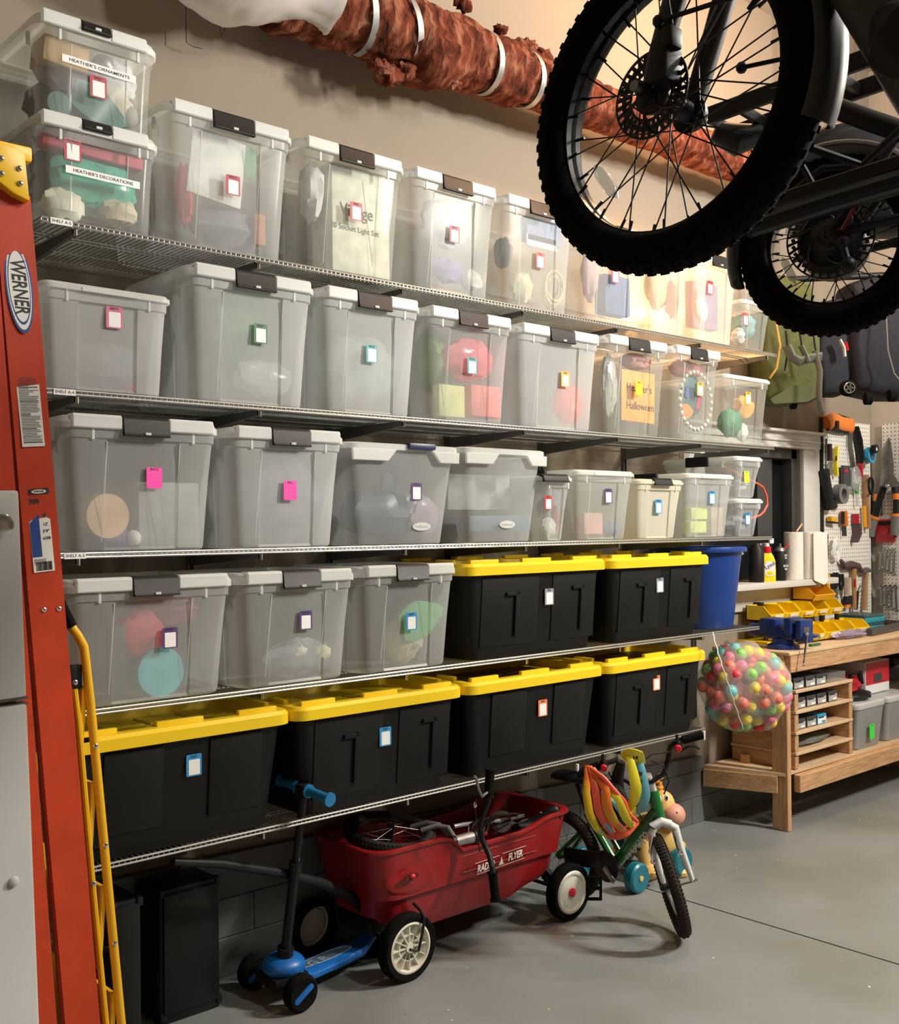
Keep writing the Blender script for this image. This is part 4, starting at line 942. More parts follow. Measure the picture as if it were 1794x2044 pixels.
g = G(); g.box(X(fd.x*1.3, fd.y*1.3), (.05, .18, .05), m.to_3x3() @ Matrix.Rotation(PI/2, 3, 'X')); g.build('fork_crown', 'bframe', t, bevel=.012)
MB(m).box((.038, .028, .064), (.030, .062, .040)).box((.052, .058, .070), (.018, .03, .03)).build('brake_caliper', 'black', t, bevel=.005)
g = G(); P = [X(.055, .075, .075), X(.050, .13, .085), X(.065, .20, .082), X(.095, .27, .08), X(.125, .34, .08)]
g.tube(P, .0028, 6).build('brake_hose', 'black', t)
G().cyl(X(.0, 0, -.085), X(0, 0, .088), .008, 12).build('axle', 'steel', t)
for i, (a, b) in enumerate((((.035, .085, .08), (.205, .07, .078)), ((.07, .06, -.08), (.208, .04, -.078)))):
    G().tube([X(*a), X(*b)], .0036, 8).sph(X(*a), .009, 10).build('mudguard_stay', 'black', t)
MB(m @ Matrix.Translation((.152, .112, 0)) @ Matrix.Rotation(.64, 4, 'Z') @ Matrix.Rotation(-PI/2, 4, 'Y')).lathe([(.006, 0), (.005, .01), (.0035, .026)], 10).build('valve', 'black', t)
def mudguard(t, m, R, a0, a1, wd, name='mudguard'):
    rg = []
    for i in range(30):
        a = a0+(a1-a0)*i/29; d = Vector((math.cos(a), math.sin(a), 0)); ring = []
        for th in [k/8*PI for k in range(9)]: ring.append(d*(R+.022*math.sin(th))+Vector((0, 0, -wd*math.cos(th))))
        for th in [k/8*PI for k in range(8, -1, -1)]: ring.append(d*(R-.003+.020*math.sin(th))+Vector((0, 0, -wd*.97*math.cos(th))))
        rg.append([m @ p for p in ring])
    return G().loft(rg).build(name, 'gblack', t)
M['gblack'] = mat('mudguard_black', (.022, .023, .025), .42)
mudguard(t, m, RW+.002, math.radians(-22), math.radians(95), .034)
# reflector between the spokes
def reflector(t, m, a, R, name='reflector'):
    d = Vector((math.cos(a), math.sin(a), 0)); e = Vector((-d.y, d.x, 0)); pl_ = [(-.040, 0), (-.022, .010), (.022, .010), (.040, 0), (.022, -.010), (-.022, -.010)]
    mm = Matrix((e, -d if False else d, Vector((0, 0, 1)))).transposed().to_4x4(); mm.translation = d*R
    return MB(m @ mm).prism(pl_, .010, None, True).build(name, 'refl', t, bevel=.002)
reflector(t, m, math.radians(216), .150)
# frame runs off to the upper right
def P3(u, v, d): return PD(u, v, d)
hd = X(fd.x*1.3, fd.y*1.3)
G().tube([hd, hd+(X(fd.x, fd.y)-X(0, 0)).normalized()*.22], .026, 16).build('head_tube', 'bframe', t)
top = hd+(X(fd.x, fd.y)-X(0, 0)).normalized()*.16
dt = [P3(1640, -140, 1.42), P3(1730, -10, 1.36), P3(1860, 200, 1.28)]
G().tube([top]+dt, [.03, .036, .038, .038], 18).build('down_tube', 'bframe', t)
G().tube([P3(1760, 40, 1.32), P3(1800, 60, 1.30), P3(1880, 130, 1.28)], [.020, .052, .055], 18).build('battery', 'black', t)
g = G(); a = P3(1425, 258, 2.05); 
# second bike: rear wheel with hub motor
m2 = ebike_wheel_matrix(1664, 490, 2.58, math.radians(-8), math.radians(-6))
t2 = thing('hanging_bike', 'black fat-tyre bike hanging behind, rear wheel with round hub motor', 'bike', m2.translation, 'fat-tyre bikes hung from the ceiling')
wh = wheel(t2, m2, .220, .038, .144, 18, .08, ry=.042)
MB(m2).lathe([(.012, -.08), (.05, -.05), (.072, -.045), (.080, -.03), (.080, .03), (.072, .045), (.05, .05), (.012, .08)], 32).build('hub_motor', 'black', wh)
rotor(wh, m2, .10, .056)
Y = lambda x, y, z=0: m2 @ Vector((x, y, z))
mudguard(t2, m2, .232, math.radians(22), math.radians(197), .046)
for a in (math.radians(140), math.radians(205)): reflector(t2, m2, a, .115)
MB(m2).lathe([(.020, .058), (.045, .060), (.045, .062), (.036, .064), (.036, .067), (.028, .070), (.028, .073), (.012, .076)], 24).build('cassette', 'disc', wh)
G().tube([Y(.0, 0, .09), Y(.035, -.04, .095), Y(.045, -.085, .095)], .009, 8).sph(Y(.035, -.03, .095), .016, 10).sph(Y(.045, -.085, .095), .020, 12).build('derailleur', 'black', t2)
G().tube([Y(.03, .0, .09), Y(.07, .075, .09), Y(.088, .11, .085)], .005, 6).box(Y(.075, .10, .08), (.03, .02, .03)).build('tail_lamp', mat('tail_red', (.25, .02, .02), .25), t2, bevel=.003)
for s in (-.075, .075):
    G().tube([Y(0, 0, s), Y(.16, .02, s), Y(.32, .06, s*.9), Y(.46, .10, s*.6)], .011, 10).build('chain_stay', 'black', t2)
    G().tube([Y(0, 0, s), Y(.10, .14, s), Y(.22, .33, s*.7)], .010, 10).build('seat_stay', 'black', t2)
G().tube([Y(-.10, .115, .06), Y(-.02, .17, .06), Y(.10, .16, .06), Y(.25, .18, .05)], .008, 8).build('rack_stay', 'black', t2)
# the broad rack deck of the second bike, seen from below, and its frame
def slab(pa, pb, wd, th, name, mtl, par, up=(0, 0, 1), n=0):
    g = G(); d = (pb-pa).normalized(); sd = d.cross(Vector(up)).normalized()
    for s in (-1, 1): g.bar(pa+sd*s*wd/2, pb+sd*s*wd/2, .022, th, up)
    L_ = (pb-pa).length; k = max(2, int(L_/.09))
    for i in range(k+1): q = pa+d*L_*i/k; g.bar(q-sd*wd/2, q+sd*wd/2, .020, th*.6, up)
    return g.build(name, mtl, par, bevel=.003, seg=1)
G().tube([P3(1500, 455, 2.30), P3(1650, 405, 2.22), P3(1850, 345, 2.15)], (.020), 10).build('running_board', 'black', t2)
slab(P3(1465, 450, 2.5), P3(1860, 330, 2.2), .13, .030, 'foot_board', 'black', t2, (0, .3, 1))
G().tube([P3(1588, 285, 2.4), P3(1720, 330, 2.4), P3(1850, 210, 2.3)], .010, 8).tube([P3(1590, 310, 2.4), P3(1640, 400, 2.4)], .007, 8).build('rack_frame', 'black', t2)
G().tube([P3(1640, 205, 2.5), P3(1720, 235, 2.45), P3(1880, 290, 2.4)], .024, 12).build('seat_tube', 'black', t2)
rg = []
for k, (s_, dz) in enumerate(((.90, -.06), (1, -.03), (1, .04), (.9, .08))):
    c_ = P3(1712, 352, 2.85); rg.append([c_+(P3(u, v, 2.85)-c_)*s_+FW*dz for u, v in ((1585, 470), (1572, 380), (1592, 292), (1640, 258), (1720, 246), (1790, 258), (1850, 300), (1850, 470))])
G().loft(rg).build('pannier_bag', 'black', t2, bevel=.02, sharp=50)
# ceiling storage tracks the bikes hang from
t3 = thing('ceiling_track', 'dark steel hoist track crossing behind the front wheel at the top right', 'track', P3(1640, 190, 3.2))
a, b = P3(1440, 250, 3.3), P3(1900, 85, 2.9)
slab(a, b, .22, .05, 'track_rail', 'black', t3, (0, -.35, 1))
G().tube([P3(1425, 262, 3.3), P3(1470, 280, 3.3), P3(1520, 268, 3.3)], [.03, .05, .03], 12).build('track_end', 'black', t3)
G().bar(P3(1640, 190, 3.15), P3(1640, -900, 3.15), .03, .03).bar(P3(1500, 245, 3.25), P3(1500, -700, 3.25), .02, .02) if False else None
# hoist straps to the ceiling keep the bikes up
for tt, q in ((t, top+Vector((.0, 0, .0))), (t2, Y(.3, .33, 0)), (t3, P3(1760, 120, 3.05))):
    G().box((q.x, q.y, (q.z+ZC)/2), (.012, .003, ZC-q.z)).build('hoist_strap', 'black', tt)
# ------------------------------------------------------------------ red wagon under the shelves
M['red'] = mat('wagon_red', (.26, .008, .010), .36, bump=.02, scale=200)
M['ivory'] = mat('wheel_ivory', (.72, .70, .60), .45)
M['redcap'] = mat('red_cap', (.55, .01, .03), .3)
t = thing('toy_wagon', 'red moulded pull wagon with lettered side and white wheels under the shelves', 'wagon', (2.83, -.26, 0))
sm = lambda x: min(1, max(0, x))**2*(3-2*min(1, max(0, x)))
zr = lambda x: .395+.060*sm((2.72-x)/.07)+.035*sm((x-3.02)/.22)
def ring(z, ix, iy, f=0, cx=2.835, cy=-.262):
    return [Vector((cx+x, cy+y, zr(cx+x)+z if f else z)) for x, y in rrect(1.05-2*ix, .42-2*iy, .085, 10)]
def dense(r, k=4):
    o = []
    for i, p in enumerate(r):
        q = r[(i+1) % len(r)]; L_ = (q-p).length; n = max(1, int(L_/.03)) if False else 1
        o.append(p)
    return o
def ring2(z, ix, iy, f=0):                                 # densified so that the rim can rise and fall
    r = []; b = rrect(1.05-2*ix, .42-2*iy, .085, 8); n = len(b)
    for i, (x, y) in enumerate(b):
        r.append((x, y)); x2, y2 = b[(i+1) % n]
        if i % 9 == 8:
            for k in range(1, 16): r.append((x+(x2-x)*k/16, y+(y2-y)*k/16))
    return [Vector((2.835+x, -.262+y, (zr(2.835+x)+z) if f else z+(.03*sm((x-.18)/.12)+.05*sm((-.30-x)/.1) if z < .15 else 0))) for x, y in r]
R_ = [ring2(.125, .15, .07), ring2(.135, .135, .055), ring2(.20, .10, .04), ring2(.262, .085, .035), ring2(.275, .045, .014), ring2(.315, .035, .012), ring2(-.010, .008, .004, 1), ring2(-.006, -.002, -.006, 1), ring2(.004, -.002, -.006, 1), ring2(.008, .006, .002, 1), ring2(.004, .022, .018, 1), ring2(-.03, .03, .024, 1), ring2(.20, .06, .045), ring2(.165, .10, .06)]
G().loft(R_, (1, 1)).build('tub', 'red', t, sharp=40)
g = G(); g.sph((2.49, -.452, .338), (.12, .017, .060), 24); g.build('front_bulge', 'red', t, sharp=60)
p = PY(821, 1749, -.487); m = face(p); MB(m).prism([(.034*math.cos(a*PI/10), .013*math.sin(a*PI/10)*(1 if abs(math.cos(a*PI/10)) < .8 else .7)) for a in range(20)], .004).build('reflector_recess', mat('red_dark', (.06, .004, .004), .5), t)
MB(m).sph((.002, 0, .004), (.014, .010, .010), 12).build('reflector', 'redcap', t)
for a, b in (((.0, .055)), ((.0, -.005))):
    G().box((2.93, -.4662+.0, .372+b-.06), (.40, .006, .0035)).build('side_bead', 'red', t, bevel=.0015, seg=1)
m = face(PY(1001, 1719, -.4705), .03)
text('RADIO', .038, 'decw', m @ Matrix.Translation((-.085, 0, 0)), t, bold=.03, shear=.25, sx=.78); text('FLYER', .038, 'decw', m @ Matrix.Translation((.075, .004, 0)), t, bold=.03, shear=.25, sx=.78)
MB(m @ Matrix.Translation((-.004, .002, 0))).prism([(-.014, -.014), (.016, -.014), (.010, -.004), (.004, .016), (-.001, .0)], .0006).box((-.072, .023, .0003), (.13, .0018, .0006)).box((.075, .026, .0003), (.13, .0018, .0006)).box((0, -.020, .0003), (.26, .0018, .0006)).build('emblem', 'decw', t)
def wwheel(x, y, r, spoked, name='wheel'):
    w_ = bpy.data.objects.new(name, None); C.objects.link(w_); w_.parent = t; WM[w_.name] = WM[t.name]
    s = -1 if y < -.26 else 1; m = Matrix.Translation((x, y, r)) @ Matrix.Rotation(s*PI/2 if s > 0 else PI/2, 4, 'X')
    if s > 0: m = Matrix.Translation((x, y, r)) @ Matrix.Rotation(-PI/2, 4, 'X')
    MB(m).lathe([(r*.74, -.022), (r*.93, -.026), (r, -.018), (r, .018), (r*.93, .026), (r*.76, .022), (r*.74, .012)], 44, None, (0, 0)).build('tyre', 'rubber', w_, sharp=50)
    if spoked:
        MB(m).lathe([(r*.76, .022), (r*.70, .024), (r*.68, .020), (r*.66, -.004), (.012, -.004)], 40, None, (0, 1)).build('rim', 'ivory', w_)
        for k in range(12):
            a = 2*PI*k/12; MB(m).bar((.012*math.cos(a), .012*math.sin(a), .006), (r*.69*math.cos(a), r*.69*math.sin(a), .006), .0035, .020, (0, 0, 1)).build('spoke', 'ivory', w_)
        MB(m).lathe([(r*.40, -.003), (r*.40, .014), (r*.37, .014), (r*.37, -.003)], 30, None, (0, 0)).lathe([(r*.15, -.003), (r*.15, .020), (.006, .020)], 20, None, (0, 1)).build('hub_ring', 'ivory', w_)
    else:
        MB(m).lathe([(r*.77, .022), (r*.72, .027), (r*.64, .026), (r*.58, .020), (r*.25, .018), (.004, .020)], 40, None, (0, 1)).build('rim', 'ivory', w_)
        MB(m).lathe([(r*.16, .018), (r*.15, .028), (.004, .032)], 16, None, (0, 1)).build('hub_cap', 'redcap', w_)
wwheel(2.435, -.492, .118, True); wwheel(3.29, -.490, .113, False); wwheel(2.33, -.075, .105, False); wwheel(3.29, -.045, .113, False)
G().tube([(3.29, -.47, .113), (3.29, -.06, .113)], .008, 8).build('axle', 'black', t)
P = [PY(825, 1803, -.46), PY(838, 1816, -.50), PY(847, 1832, -.525), PY(843, 1862, -.527), PY(835, 1898, -.527), PY(818, 1896, -.525)]
G().tube(P, .0055, 8).build('steering_rod', 'black', t); G().tube([(2.435, -.50, .118), (2.40, -.08, .118)], .007, 8).box((2.42, -.26, .16), (.10, .20, .05)).build('steering_yoke', 'black', t, bevel=.003)
P = [Vector((2.42, -.30, .175)), PY(700, 1790, -.30), PY(640, 1762, -.34), PY(560, 1742, -.37), PY(440, 1724, -.41), PY(345, 1720, -.44)]
G().tube(P, [.017, .019, .018, .016, .015, .012], 14).build('pull_handle', 'black', t)

# ------------------------------------------------------------------ small grey bike lying in the wagon
M['bgrey'] = mat('bike_silver_grey', (.30, .30, .29), .35, .4)
t = thing('childrens_bike', "grey children's bike lying in the red wagon, its handlebar hanging over the side", 'bike', (2.8, -.3, .35), "children's bikes")
c = Vector((2.545, -.265, .452)); m = frame(c, (1, .05, -.02), (0, 1, .16))
M['tyreb'] = mat('tyre_brown_black', (.028, .022, .018), .85, spec=.3)
def bikewheel(t, m, R, r, label='wheel'):
    wt = bpy.data.objects.new('wheel', None); C.objects.link(wt); wt.parent = t; WM[wt.name] = WM[t.name]
    MB(m).torus(R-r, r, n=48, k=10).build('tyre', 'tyreb', wt)
    g = MB(m); k = int(2*PI*R/.016)
    for i in range(k):
        for s, o in ((-.95, 0), (.95, 0), (-.33, .5), (.33, .5)):
            a = 2*PI*(i+o)/k; g.box((math.cos(a)*(R-r+r*math.cos(s)), math.sin(a)*(R-r+r*math.cos(s)), r*math.sin(s)), (.006, .008, .007), Matrix.Rotation(a, 3, 'Z') @ Matrix.Rotation(-s, 3, 'Y'))
    g.build('tyre_tread', 'tyreb', wt, kind='stuff')
    q = R-2*r; MB(m).torus(q-.004, .006, n=40, k=6, ry=.010).build('rim', 'disc', wt)
    g = MB(m)
    for i in range(20):
        a = 2*PI*i/20; g.tube([(.014*math.cos(a+1), .014*math.sin(a+1), (.022 if i % 2 else -.022)), (q*math.cos(a), q*math.sin(a), 0)], .001, 4)
    g.build('spokes', 'steel', wt, kind='stuff'); MB(m).cyl((0, 0, -.038), (0, 0, .038), .015, 14).build('hub', 'black', wt)
bikewheel(t, m, .175, .022)
D = lambda u, v, y: PY(u, v, y)
for s in (-1, 1):
    P = [D(830, 1655, -.30)+Vector((0, .03*s, .0)), D(862, 1651, -.34)+Vector((0, .03*s, .01)), D(885, 1655, -.38)+Vector((0, .025*s, .01)), D(903, 1672, -.44)+Vector((0, .01*s, 0))]
    G().tube(P, .011, 10).build('fork_leg', 'bgrey', t)
G().tube([D(905, 1681, -.45), D(950, 1669, -.47)], .021, 16).build('head_tube', 'bgrey', t)
G().tube([D(900, 1681, -.449), D(907, 1680, -.451)], .0235, 16).tube([D(944, 1670, -.469), D(958, 1668, -.473)], .0235, 16).build('headset', 'black', t)
P = [D(978, 1545, -.60), D(976, 1575, -.60), D(974, 1600, -.59), D(962, 1632, -.56), D(958, 1652, -.54), D(962, 1676, -.54), D(976, 1705, -.57), D(982, 1730, -.60), D(988, 1785, -.61)]
G().tube(P, [.011]*9, 12).build('handlebar', 'black', t)
for a, b in (((978, 1538), (975, 1590)), ((983, 1742), (989, 1796))):
    A, B = D(*a, -.60), D(*b, -.607); n = (B-A); L_ = n.length; n.normalize(); g = G().tube([A, B], .0165, 14)
    for k in (0, 1): q = A+n*(L_*k); g.tube([q-n*.003, q+n*.003], .021, 14)
    for k in range(8): q = A+n*(L_*(k+1)/9); g.tube([q-n*.0015, q+n*.0015], .0175, 12)
    g.build('grip', 'rubber', t)
G().tube([D(972, 1582, -.62), D(962, 1590, -.63), D(955, 1575, -.64), D(950, 1552, -.645), D(945, 1549, -.645)], .005, 8).build('brake_lever', 'steel', t)
G().tube([D(950, 1595, -.63), D(948, 1615, -.62), D(953, 1660, -.60), D(957, 1700, -.58), D(964, 1690, -.55)], .0022, 6).build('brake_cable', 'black', t)
G().sph(D(948, 1607, -.62), (.007, .007, .012), 8).build('cable_adjuster', 'chrome', t)
for i, P in enumerate(([D(938, 1668, -.45), D(940, 1648, -.40), D(952, 1640, -.36), D(985, 1633, -.30)], [D(968, 1664, -.46), D(975, 1640, -.41), D(990, 1630, -.36), D(1030, 1626, -.30)], [D(905, 1650, -.33), D(925, 1646, -.33), D(1020, 1636, -.22)])):
    G().tube(P, .009, 10).build('frame_tube', ['chrome', 'chrome', 'bgrey'][i], t)
g = G(); 
for i in range(34):
    p = D(985+i*2.1, 1645+4*math.sin(i*.35)-.12*i, -.30+.001*i); g.box(p, (.008, .006, .014))
g.build('chain', 'steel', t, kind='stuff')
G().box(D(1022, 1632, -.24), (.12, .03, .012)).cyl(D(1000, 1640, -.26), D(1000, 1640, -.22), .045, 20).build('chainring', 'steel', t, bevel=.001, seg=1)
rg = []                                                    # saddle: broad tail, narrow nose
A, B = D(1030, 1655, -.36), D(1102, 1640, -.42)
for k in range(11):
    q = k/10; c = A.lerp(B, q); wd = .018+.050*sm((q-.30)/.55); hh = .016+.012*q
    if q > .9: wd *= .75
    rg.append([c+Vector((0, -.55, .83))*math.cos(a)*wd*1.35+Vector((0, -.83, -.55))*math.sin(a)*hh*1.3 for a in [2*PI*j/16 for j in range(16)]])
G().loft(rg).build('saddle', 'black', t, sharp=70)
for a in (D(1079, 1622, -.44), D(1094, 1627, -.44), D(1099, 1652, -.44)): G().sph(a, .006, 8).build('saddle_rivet', 'chrome', t)

# ------------------------------------------------------------------ blue three-wheeled scooter
M['sblue'] = mat('scooter_blue', (.008, .13, .46), .38); M['gblue'] = mat('grip_blue', (.01, .16, .36), .45)
t = thing('kick_scooter', 'small blue three-wheeled scooter with blue grips in front of the speakers', 'scooter', (2.2, -.3, 0))
def deckw(q): return .058-.018*sm((q-.45)/.5)+.0
rg = []
for k in range(16):
    q = k/15; x = 2.05+.42*q; y = -.315+.055*q; z = .062+.035*sm((.18-q)/.18)+.050*sm((q-.80)/.2); wd = deckw(q)
    rg.append([Vector((x, y+a*wd, z+b)) for a, b in ((-1, -.008), (-1, .006), (-.85, .014), (.85, .014), (1, .006), (1, -.008), (.8, -.018), (-.8, -.018))])
G().loft(rg).build('deck', 'sblue', t, sharp=45)
pad = [(2.10+.26*math.cos(a)*.5+.13, -.295+.030*math.sin(a)+.055*((2.10+.13*math.cos(a)+.13)-2.05)/.42-.01) for a in [2*PI*i/24 for i in range(24)]]
MB().add([(x, y, .0775) for x, y in pad], [tuple(range(24))]).build('deck_outline', 'decw', t)
MB().add([(2.23+(x-2.23)*.955, y*.9+(-.285)*.1, .0779) for x, y in pad], [tuple(range(24))]).build('grip_pad', mat('pad_grey', (.07, .12, .18), .6), t)
m = Matrix.Translation((2.19, -.297, .0782)) @ Matrix.Rotation(.13, 4, 'Z'); text('G R', .055, mat('pad_print', (.30, .36, .42), .5), m, t, bold=.01)
G().sph((2.035, -.315, .115), (.075, .075, .042), 24).build('nose_cover', 'sblue', t)
G().box((2.03, -.312, .075), (.13, .13, .035)).tube([(2.015, -.18, .062), (2.02, -.44, .062)], .010, 10).build('front_truck', 'black', t, bevel=.008)
for y, s in ((-.185, 1), (-.437, -1)):
    m = Matrix.Translation((2.0 if s > 0 else 2.02, y, .062)) @ Matrix.Rotation(PI/2, 4, 'X')
    w_ = MB(m).lathe([(.030, -.020), (.052, -.024), (.060, -.014), (.062, 0), (.060, .014), (.052, .024), (.030, .020)], 36).build('wheel', 'rubber', t)
    MB(m).prism(rrect(.020, .086, .010, 4), .050, Matrix.Translation((0, 0, -.025)) @ Matrix.Rotation(-1.0, 4, 'Z')).build('wheel_insert', 'sblue', w_, bevel=.002)
m = Matrix.Translation((2.50, -.262, .052)) @ Matrix.Rotation(PI/2, 4, 'X')
MB(m).lathe([(.012, -.022), (.044, -.022), (.052, -.012), (.052, .012), (.044, .022), (.012, .022)], 30).build('rear_wheel', 'rubber', t)
G().tube([(2.44, -.268, .10), (2.49, -.262, .122), (2.545, -.256, .10), (2.565, -.252, .065)], (.012, .036), 12).build('rear_brake', 'sblue', t)
b0 = Vector((2.03, -.330, .140)); b1 = PX(607, 1577, 2.03); d = (b1-b0)
G().tube([b0, b0+d*.55], .0175, 14).tube([b0-d.normalized()*.01, b0+d*.07], .028, 14).tube([b0+d*.53, b0+d*.58], .023, 14).tube([b0+d*.55, b1], .0135, 12).tube([b0+d*.70, b0+d*.72], .017, 12).build('steering_post', 'black', t)
G().sph(b0+d*.60+Vector((0, -.016, 0)), .004, 8).build('post_button', 'chrome', t)
h0 = b1+Vector((-.02, .13, .035)); h0 = PX(560, 1557, 2.02); h1 = PX(658, 1596, 2.04)
G().tube([h0, h1], .009, 10).box(b1, (.04, .05, .04)).build('handlebar', 'black', t, bevel=.004)
e = (h1-h0).normalized(); L_ = (h1-h0).length
for a, b in ((0, .36), (.58, 1)):
    A = h0+e*L_*a; B = h0+e*L_*b
    G().tube([A, B], .0155, 16).tube([A-e*.004, A+e*.004], .023, 18).tube([B-e*.004, B+e*.004], .023, 18).build('grip', 'gblue', t)

# ------------------------------------------------------------------ green children's bike with a helmet on its bar
M['bgreen'] = mat('bike_green', (.005, .17, .025), .25, coat=.6); M['bwhite'] = mat('bike_white', (.72, .72, .70), .3)
t = thing('childrens_bike', "small green children's bike with a white fork, its front wheel turned to the viewer", 'bike', (3.47, -.62, 0), "children's bikes")
ax = (R2*.965+UP*.262).normalized(); c = PD(1336, 1766, 4.16)
m = frame(c, FW.cross(ax).cross(ax)*-1, FW.cross(ax)); m = frame(c, (FW-ax*FW.dot(ax)), ax.cross(FW-ax*FW.dot(ax)))
lw = (c-Vector((0, 0, .198))).z
bikewheel(t, m, .198, .022)
m2_ = frame((3.45, -.33, .20), (0, 1, 0), (-.12, 0, 1)); bikewheel(t, m2_, .198, .022)
Q = lambda u, v, d=4.16: PD(u, v, d)
for a in ([(1310, 1645), (1300, 1662), (1306, 1700), (1316, 1735), (1328, 1775)], [(1330, 1643), (1347, 1652), (1357, 1690), (1372, 1730), (1383, 1760)]):
    G().tube([Q(*p) for p in a], [.016, .017, .015, .012, .009], 12).build('fork_leg', 'bwhite', t)
G().tube([Q(1300, 1652), Q(1320, 1640), Q(1338, 1646)], .018, 12).build('fork_crown', 'bwhite', t)
G().tube([Q(1322, 1777), Q(1390, 1758)], .006, 8).tube([Q(1318, 1779), Q(1326, 1776)], .012, 10).tube([Q(1384, 1760), Q(1392, 1757)], .012, 10).build('axle', 'chrome', t)
for a in ([(1303, 1668), (1297, 1700), (1303, 1720)], [(1347, 1660), (1352, 1690), (1358, 1702)]): G().tube([Q(*p, 4.12) for p in a], .006, 8).sph(Q(*a[2], 4.12), .010, 8).build('brake_arm', 'chrome', t)
BB = Vector((3.46, -.60, .215)); H1 = Q(1318, 1637, 4.18); H0 = Q(1303, 1578, 4.18)
G().tube([H1, H0], .021, 16).build('head_tube', 'bgreen', t)
m = frame((H1+H0)/2-FW*.024, (H0-H1), FW.cross(H0-H1)*-1)
dn = (BB-H1); G().tube([H1+(H0-H1)*.35, BB+dn*-.05], .024, 16).build('down_tube', 'bgreen', t)
ST = PY(1152, 1590, -.40)
G().tube([BB, BB.lerp(ST, .75)], .016, 14).tube([H1+(H0-H1)*.75, BB.lerp(ST, .62)], .016, 12).build('main_tubes', 'bgreen', t)
for s in (-.05, .05): G().tube([BB+Vector((s*.5, .02, 0)), Vector((3.45+s, -.33, .20))], .009, 8).tube([Vector((3.45+s, -.33, .20)), BB.lerp(ST, .62)], .009, 8).build('rear_stay', 'bgreen', t)
G().tube([H0, Q(1298, 1562, 4.16), Q(1292, 1548, 4.14)], .016, 12).build('stem', 'bwhite', t)
a, b = H1.lerp(BB, .30), H1.lerp(BB, .82); cc = (a+b)/2; dx = (a-b).normalized(); nz = (CAM-cc).normalized(); mm = Matrix((dx, nz.cross(dx).normalized(), dx.cross(nz.cross(dx)).normalized())).transposed().to_4x4(); mm.translation = cc+nz*.026
text('woom', .078, 'decw', mm, t, bold=.005)
bar = [(1166, 1540), (1200, 1527), (1232, 1516), (1243, 1528), (1240, 1552), (1262, 1566), (1300, 1560), (1325, 1545), (1334, 1515), (1338, 1490), (1352, 1478), (1372, 1474)]
G().tube([Q(u, v, 4.14) for u, v in bar], .0105, 12).build('handlebar', 'black', t)
for a, b, ca in (((1150, 1546), (1196, 1528), (1152, 1534)), ((1362, 1477), (1402, 1467), (1404, 1468))):
    G().tube([Q(*a, 4.13), Q(*b, 4.13)], .0165, 14).build('grip', 'rubber', t)
    G().box(Q(*ca, 4.125), (.010, .012, .036)).build('bar_end', 'bwhite', t, bevel=.004)
for u, v in ((1205, 1533), (1353, 1494)):
    G().box(Q(u, v-8, 4.12), (.028, .02, .03)).tube([Q(u-2, v-10, 4.12), Q(u-2, v-28, 4.12)], .006, 8).build('brake_mount', 'black', t, bevel=.003)
    bm_ = frame(Q(u, v, 4.09), R2, UP); MB(bm_).lathe([(.013, -.010), (.013, .008), (.010, .012)], 16).build('brake_button', 'redcap', t)
G().tube([Q(1358, 1500, 4.10), Q(1372, 1490, 4.09), Q(1388, 1490, 4.08), Q(1396, 1495, 4.08)], .005, 8).build('brake_lever', 'black', t)
G().tube([Q(1215, 1540, 4.10), Q(1225, 1560, 4.09), Q(1245, 1570, 4.08)], .005, 8).build('brake_lever', 'black', t)
G().tube([Q(1340, 1500, 4.1), Q(1300, 1506, 4.06), Q(1270, 1530, 4.05), Q(1262, 1560, 4.05), Q(1272, 1620, 4.05), Q(1290, 1645, 4.06), Q(1306, 1655, 4.08)], .0028, 6).tube([Q(1300, 1518, 4.1), Q(1325, 1530, 4.08), Q(1335, 1560, 4.08), Q(1325, 1585, 4.1)], .0028, 6).build('brake_cable', 'black', t)
sd = PY(1150, 1552, -.40); rg = []
for k in range(9):
    q = k/8; cq = sd+Vector((.0, -.11+.20*q, .0)); wd = .020+.045*sm(q/.8); rg.append([cq+Vector((wd*math.cos(a), 0, .020*math.sin(a))) for a in [2*PI*j/14 for j in range(14)]])
G().loft(rg).build('saddle', 'black', t, sharp=70); G().tube([BB.lerp(ST, .7), sd-Vector((0, 0, .01))], .011, 10).build('seat_post', 'black', t)
cg = BB+Vector((-.055, 0, 0)); mg = frame(cg, (0, 1, 0), (0, 0, 1)); mg = Matrix.Translation(cg) @ Matrix.Rotation(-PI/2, 4, 'Y')
MB(mg).lathe([(.004, .0), (.060, .0), (.064, .006), (.060, .012), (.004, .014)], 30).build('chain_guard', 'black', t)
G().bar(cg+Vector((-.01, .02, .02)), cg+Vector((-.01, .22, -.005)), .012, .07).build('chain_case', 'black', t, bevel=.004)
cr = cg+Vector((-.018, 0, 0)); ce = PD(1207, 1768, 4.28); G().bar(cr, Vector((cr.x-.005, ce.y, ce.z)), .010, .020, (0, 1, 0)).build('crank_arm', 'steel', t, bevel=.002)
g = MB(frame(PD(1185, 1773, 4.24), R2, UP))
for dx_ in (-.027, .027): g.box((dx_, 0, 0), (.009, .092, .020))
for dy in (-.042, 0, .042): g.box((0, dy, 0), (.058, .009, .018))
g.build('pedal', 'rubber', t, bevel=.002)
G().bar(cg+Vector((.11, 0, 0)), cg+Vector((.115, .08, .09)), .010, .020, (0, 1, 0)).build('crank_arm', 'steel', t, bevel=.002)
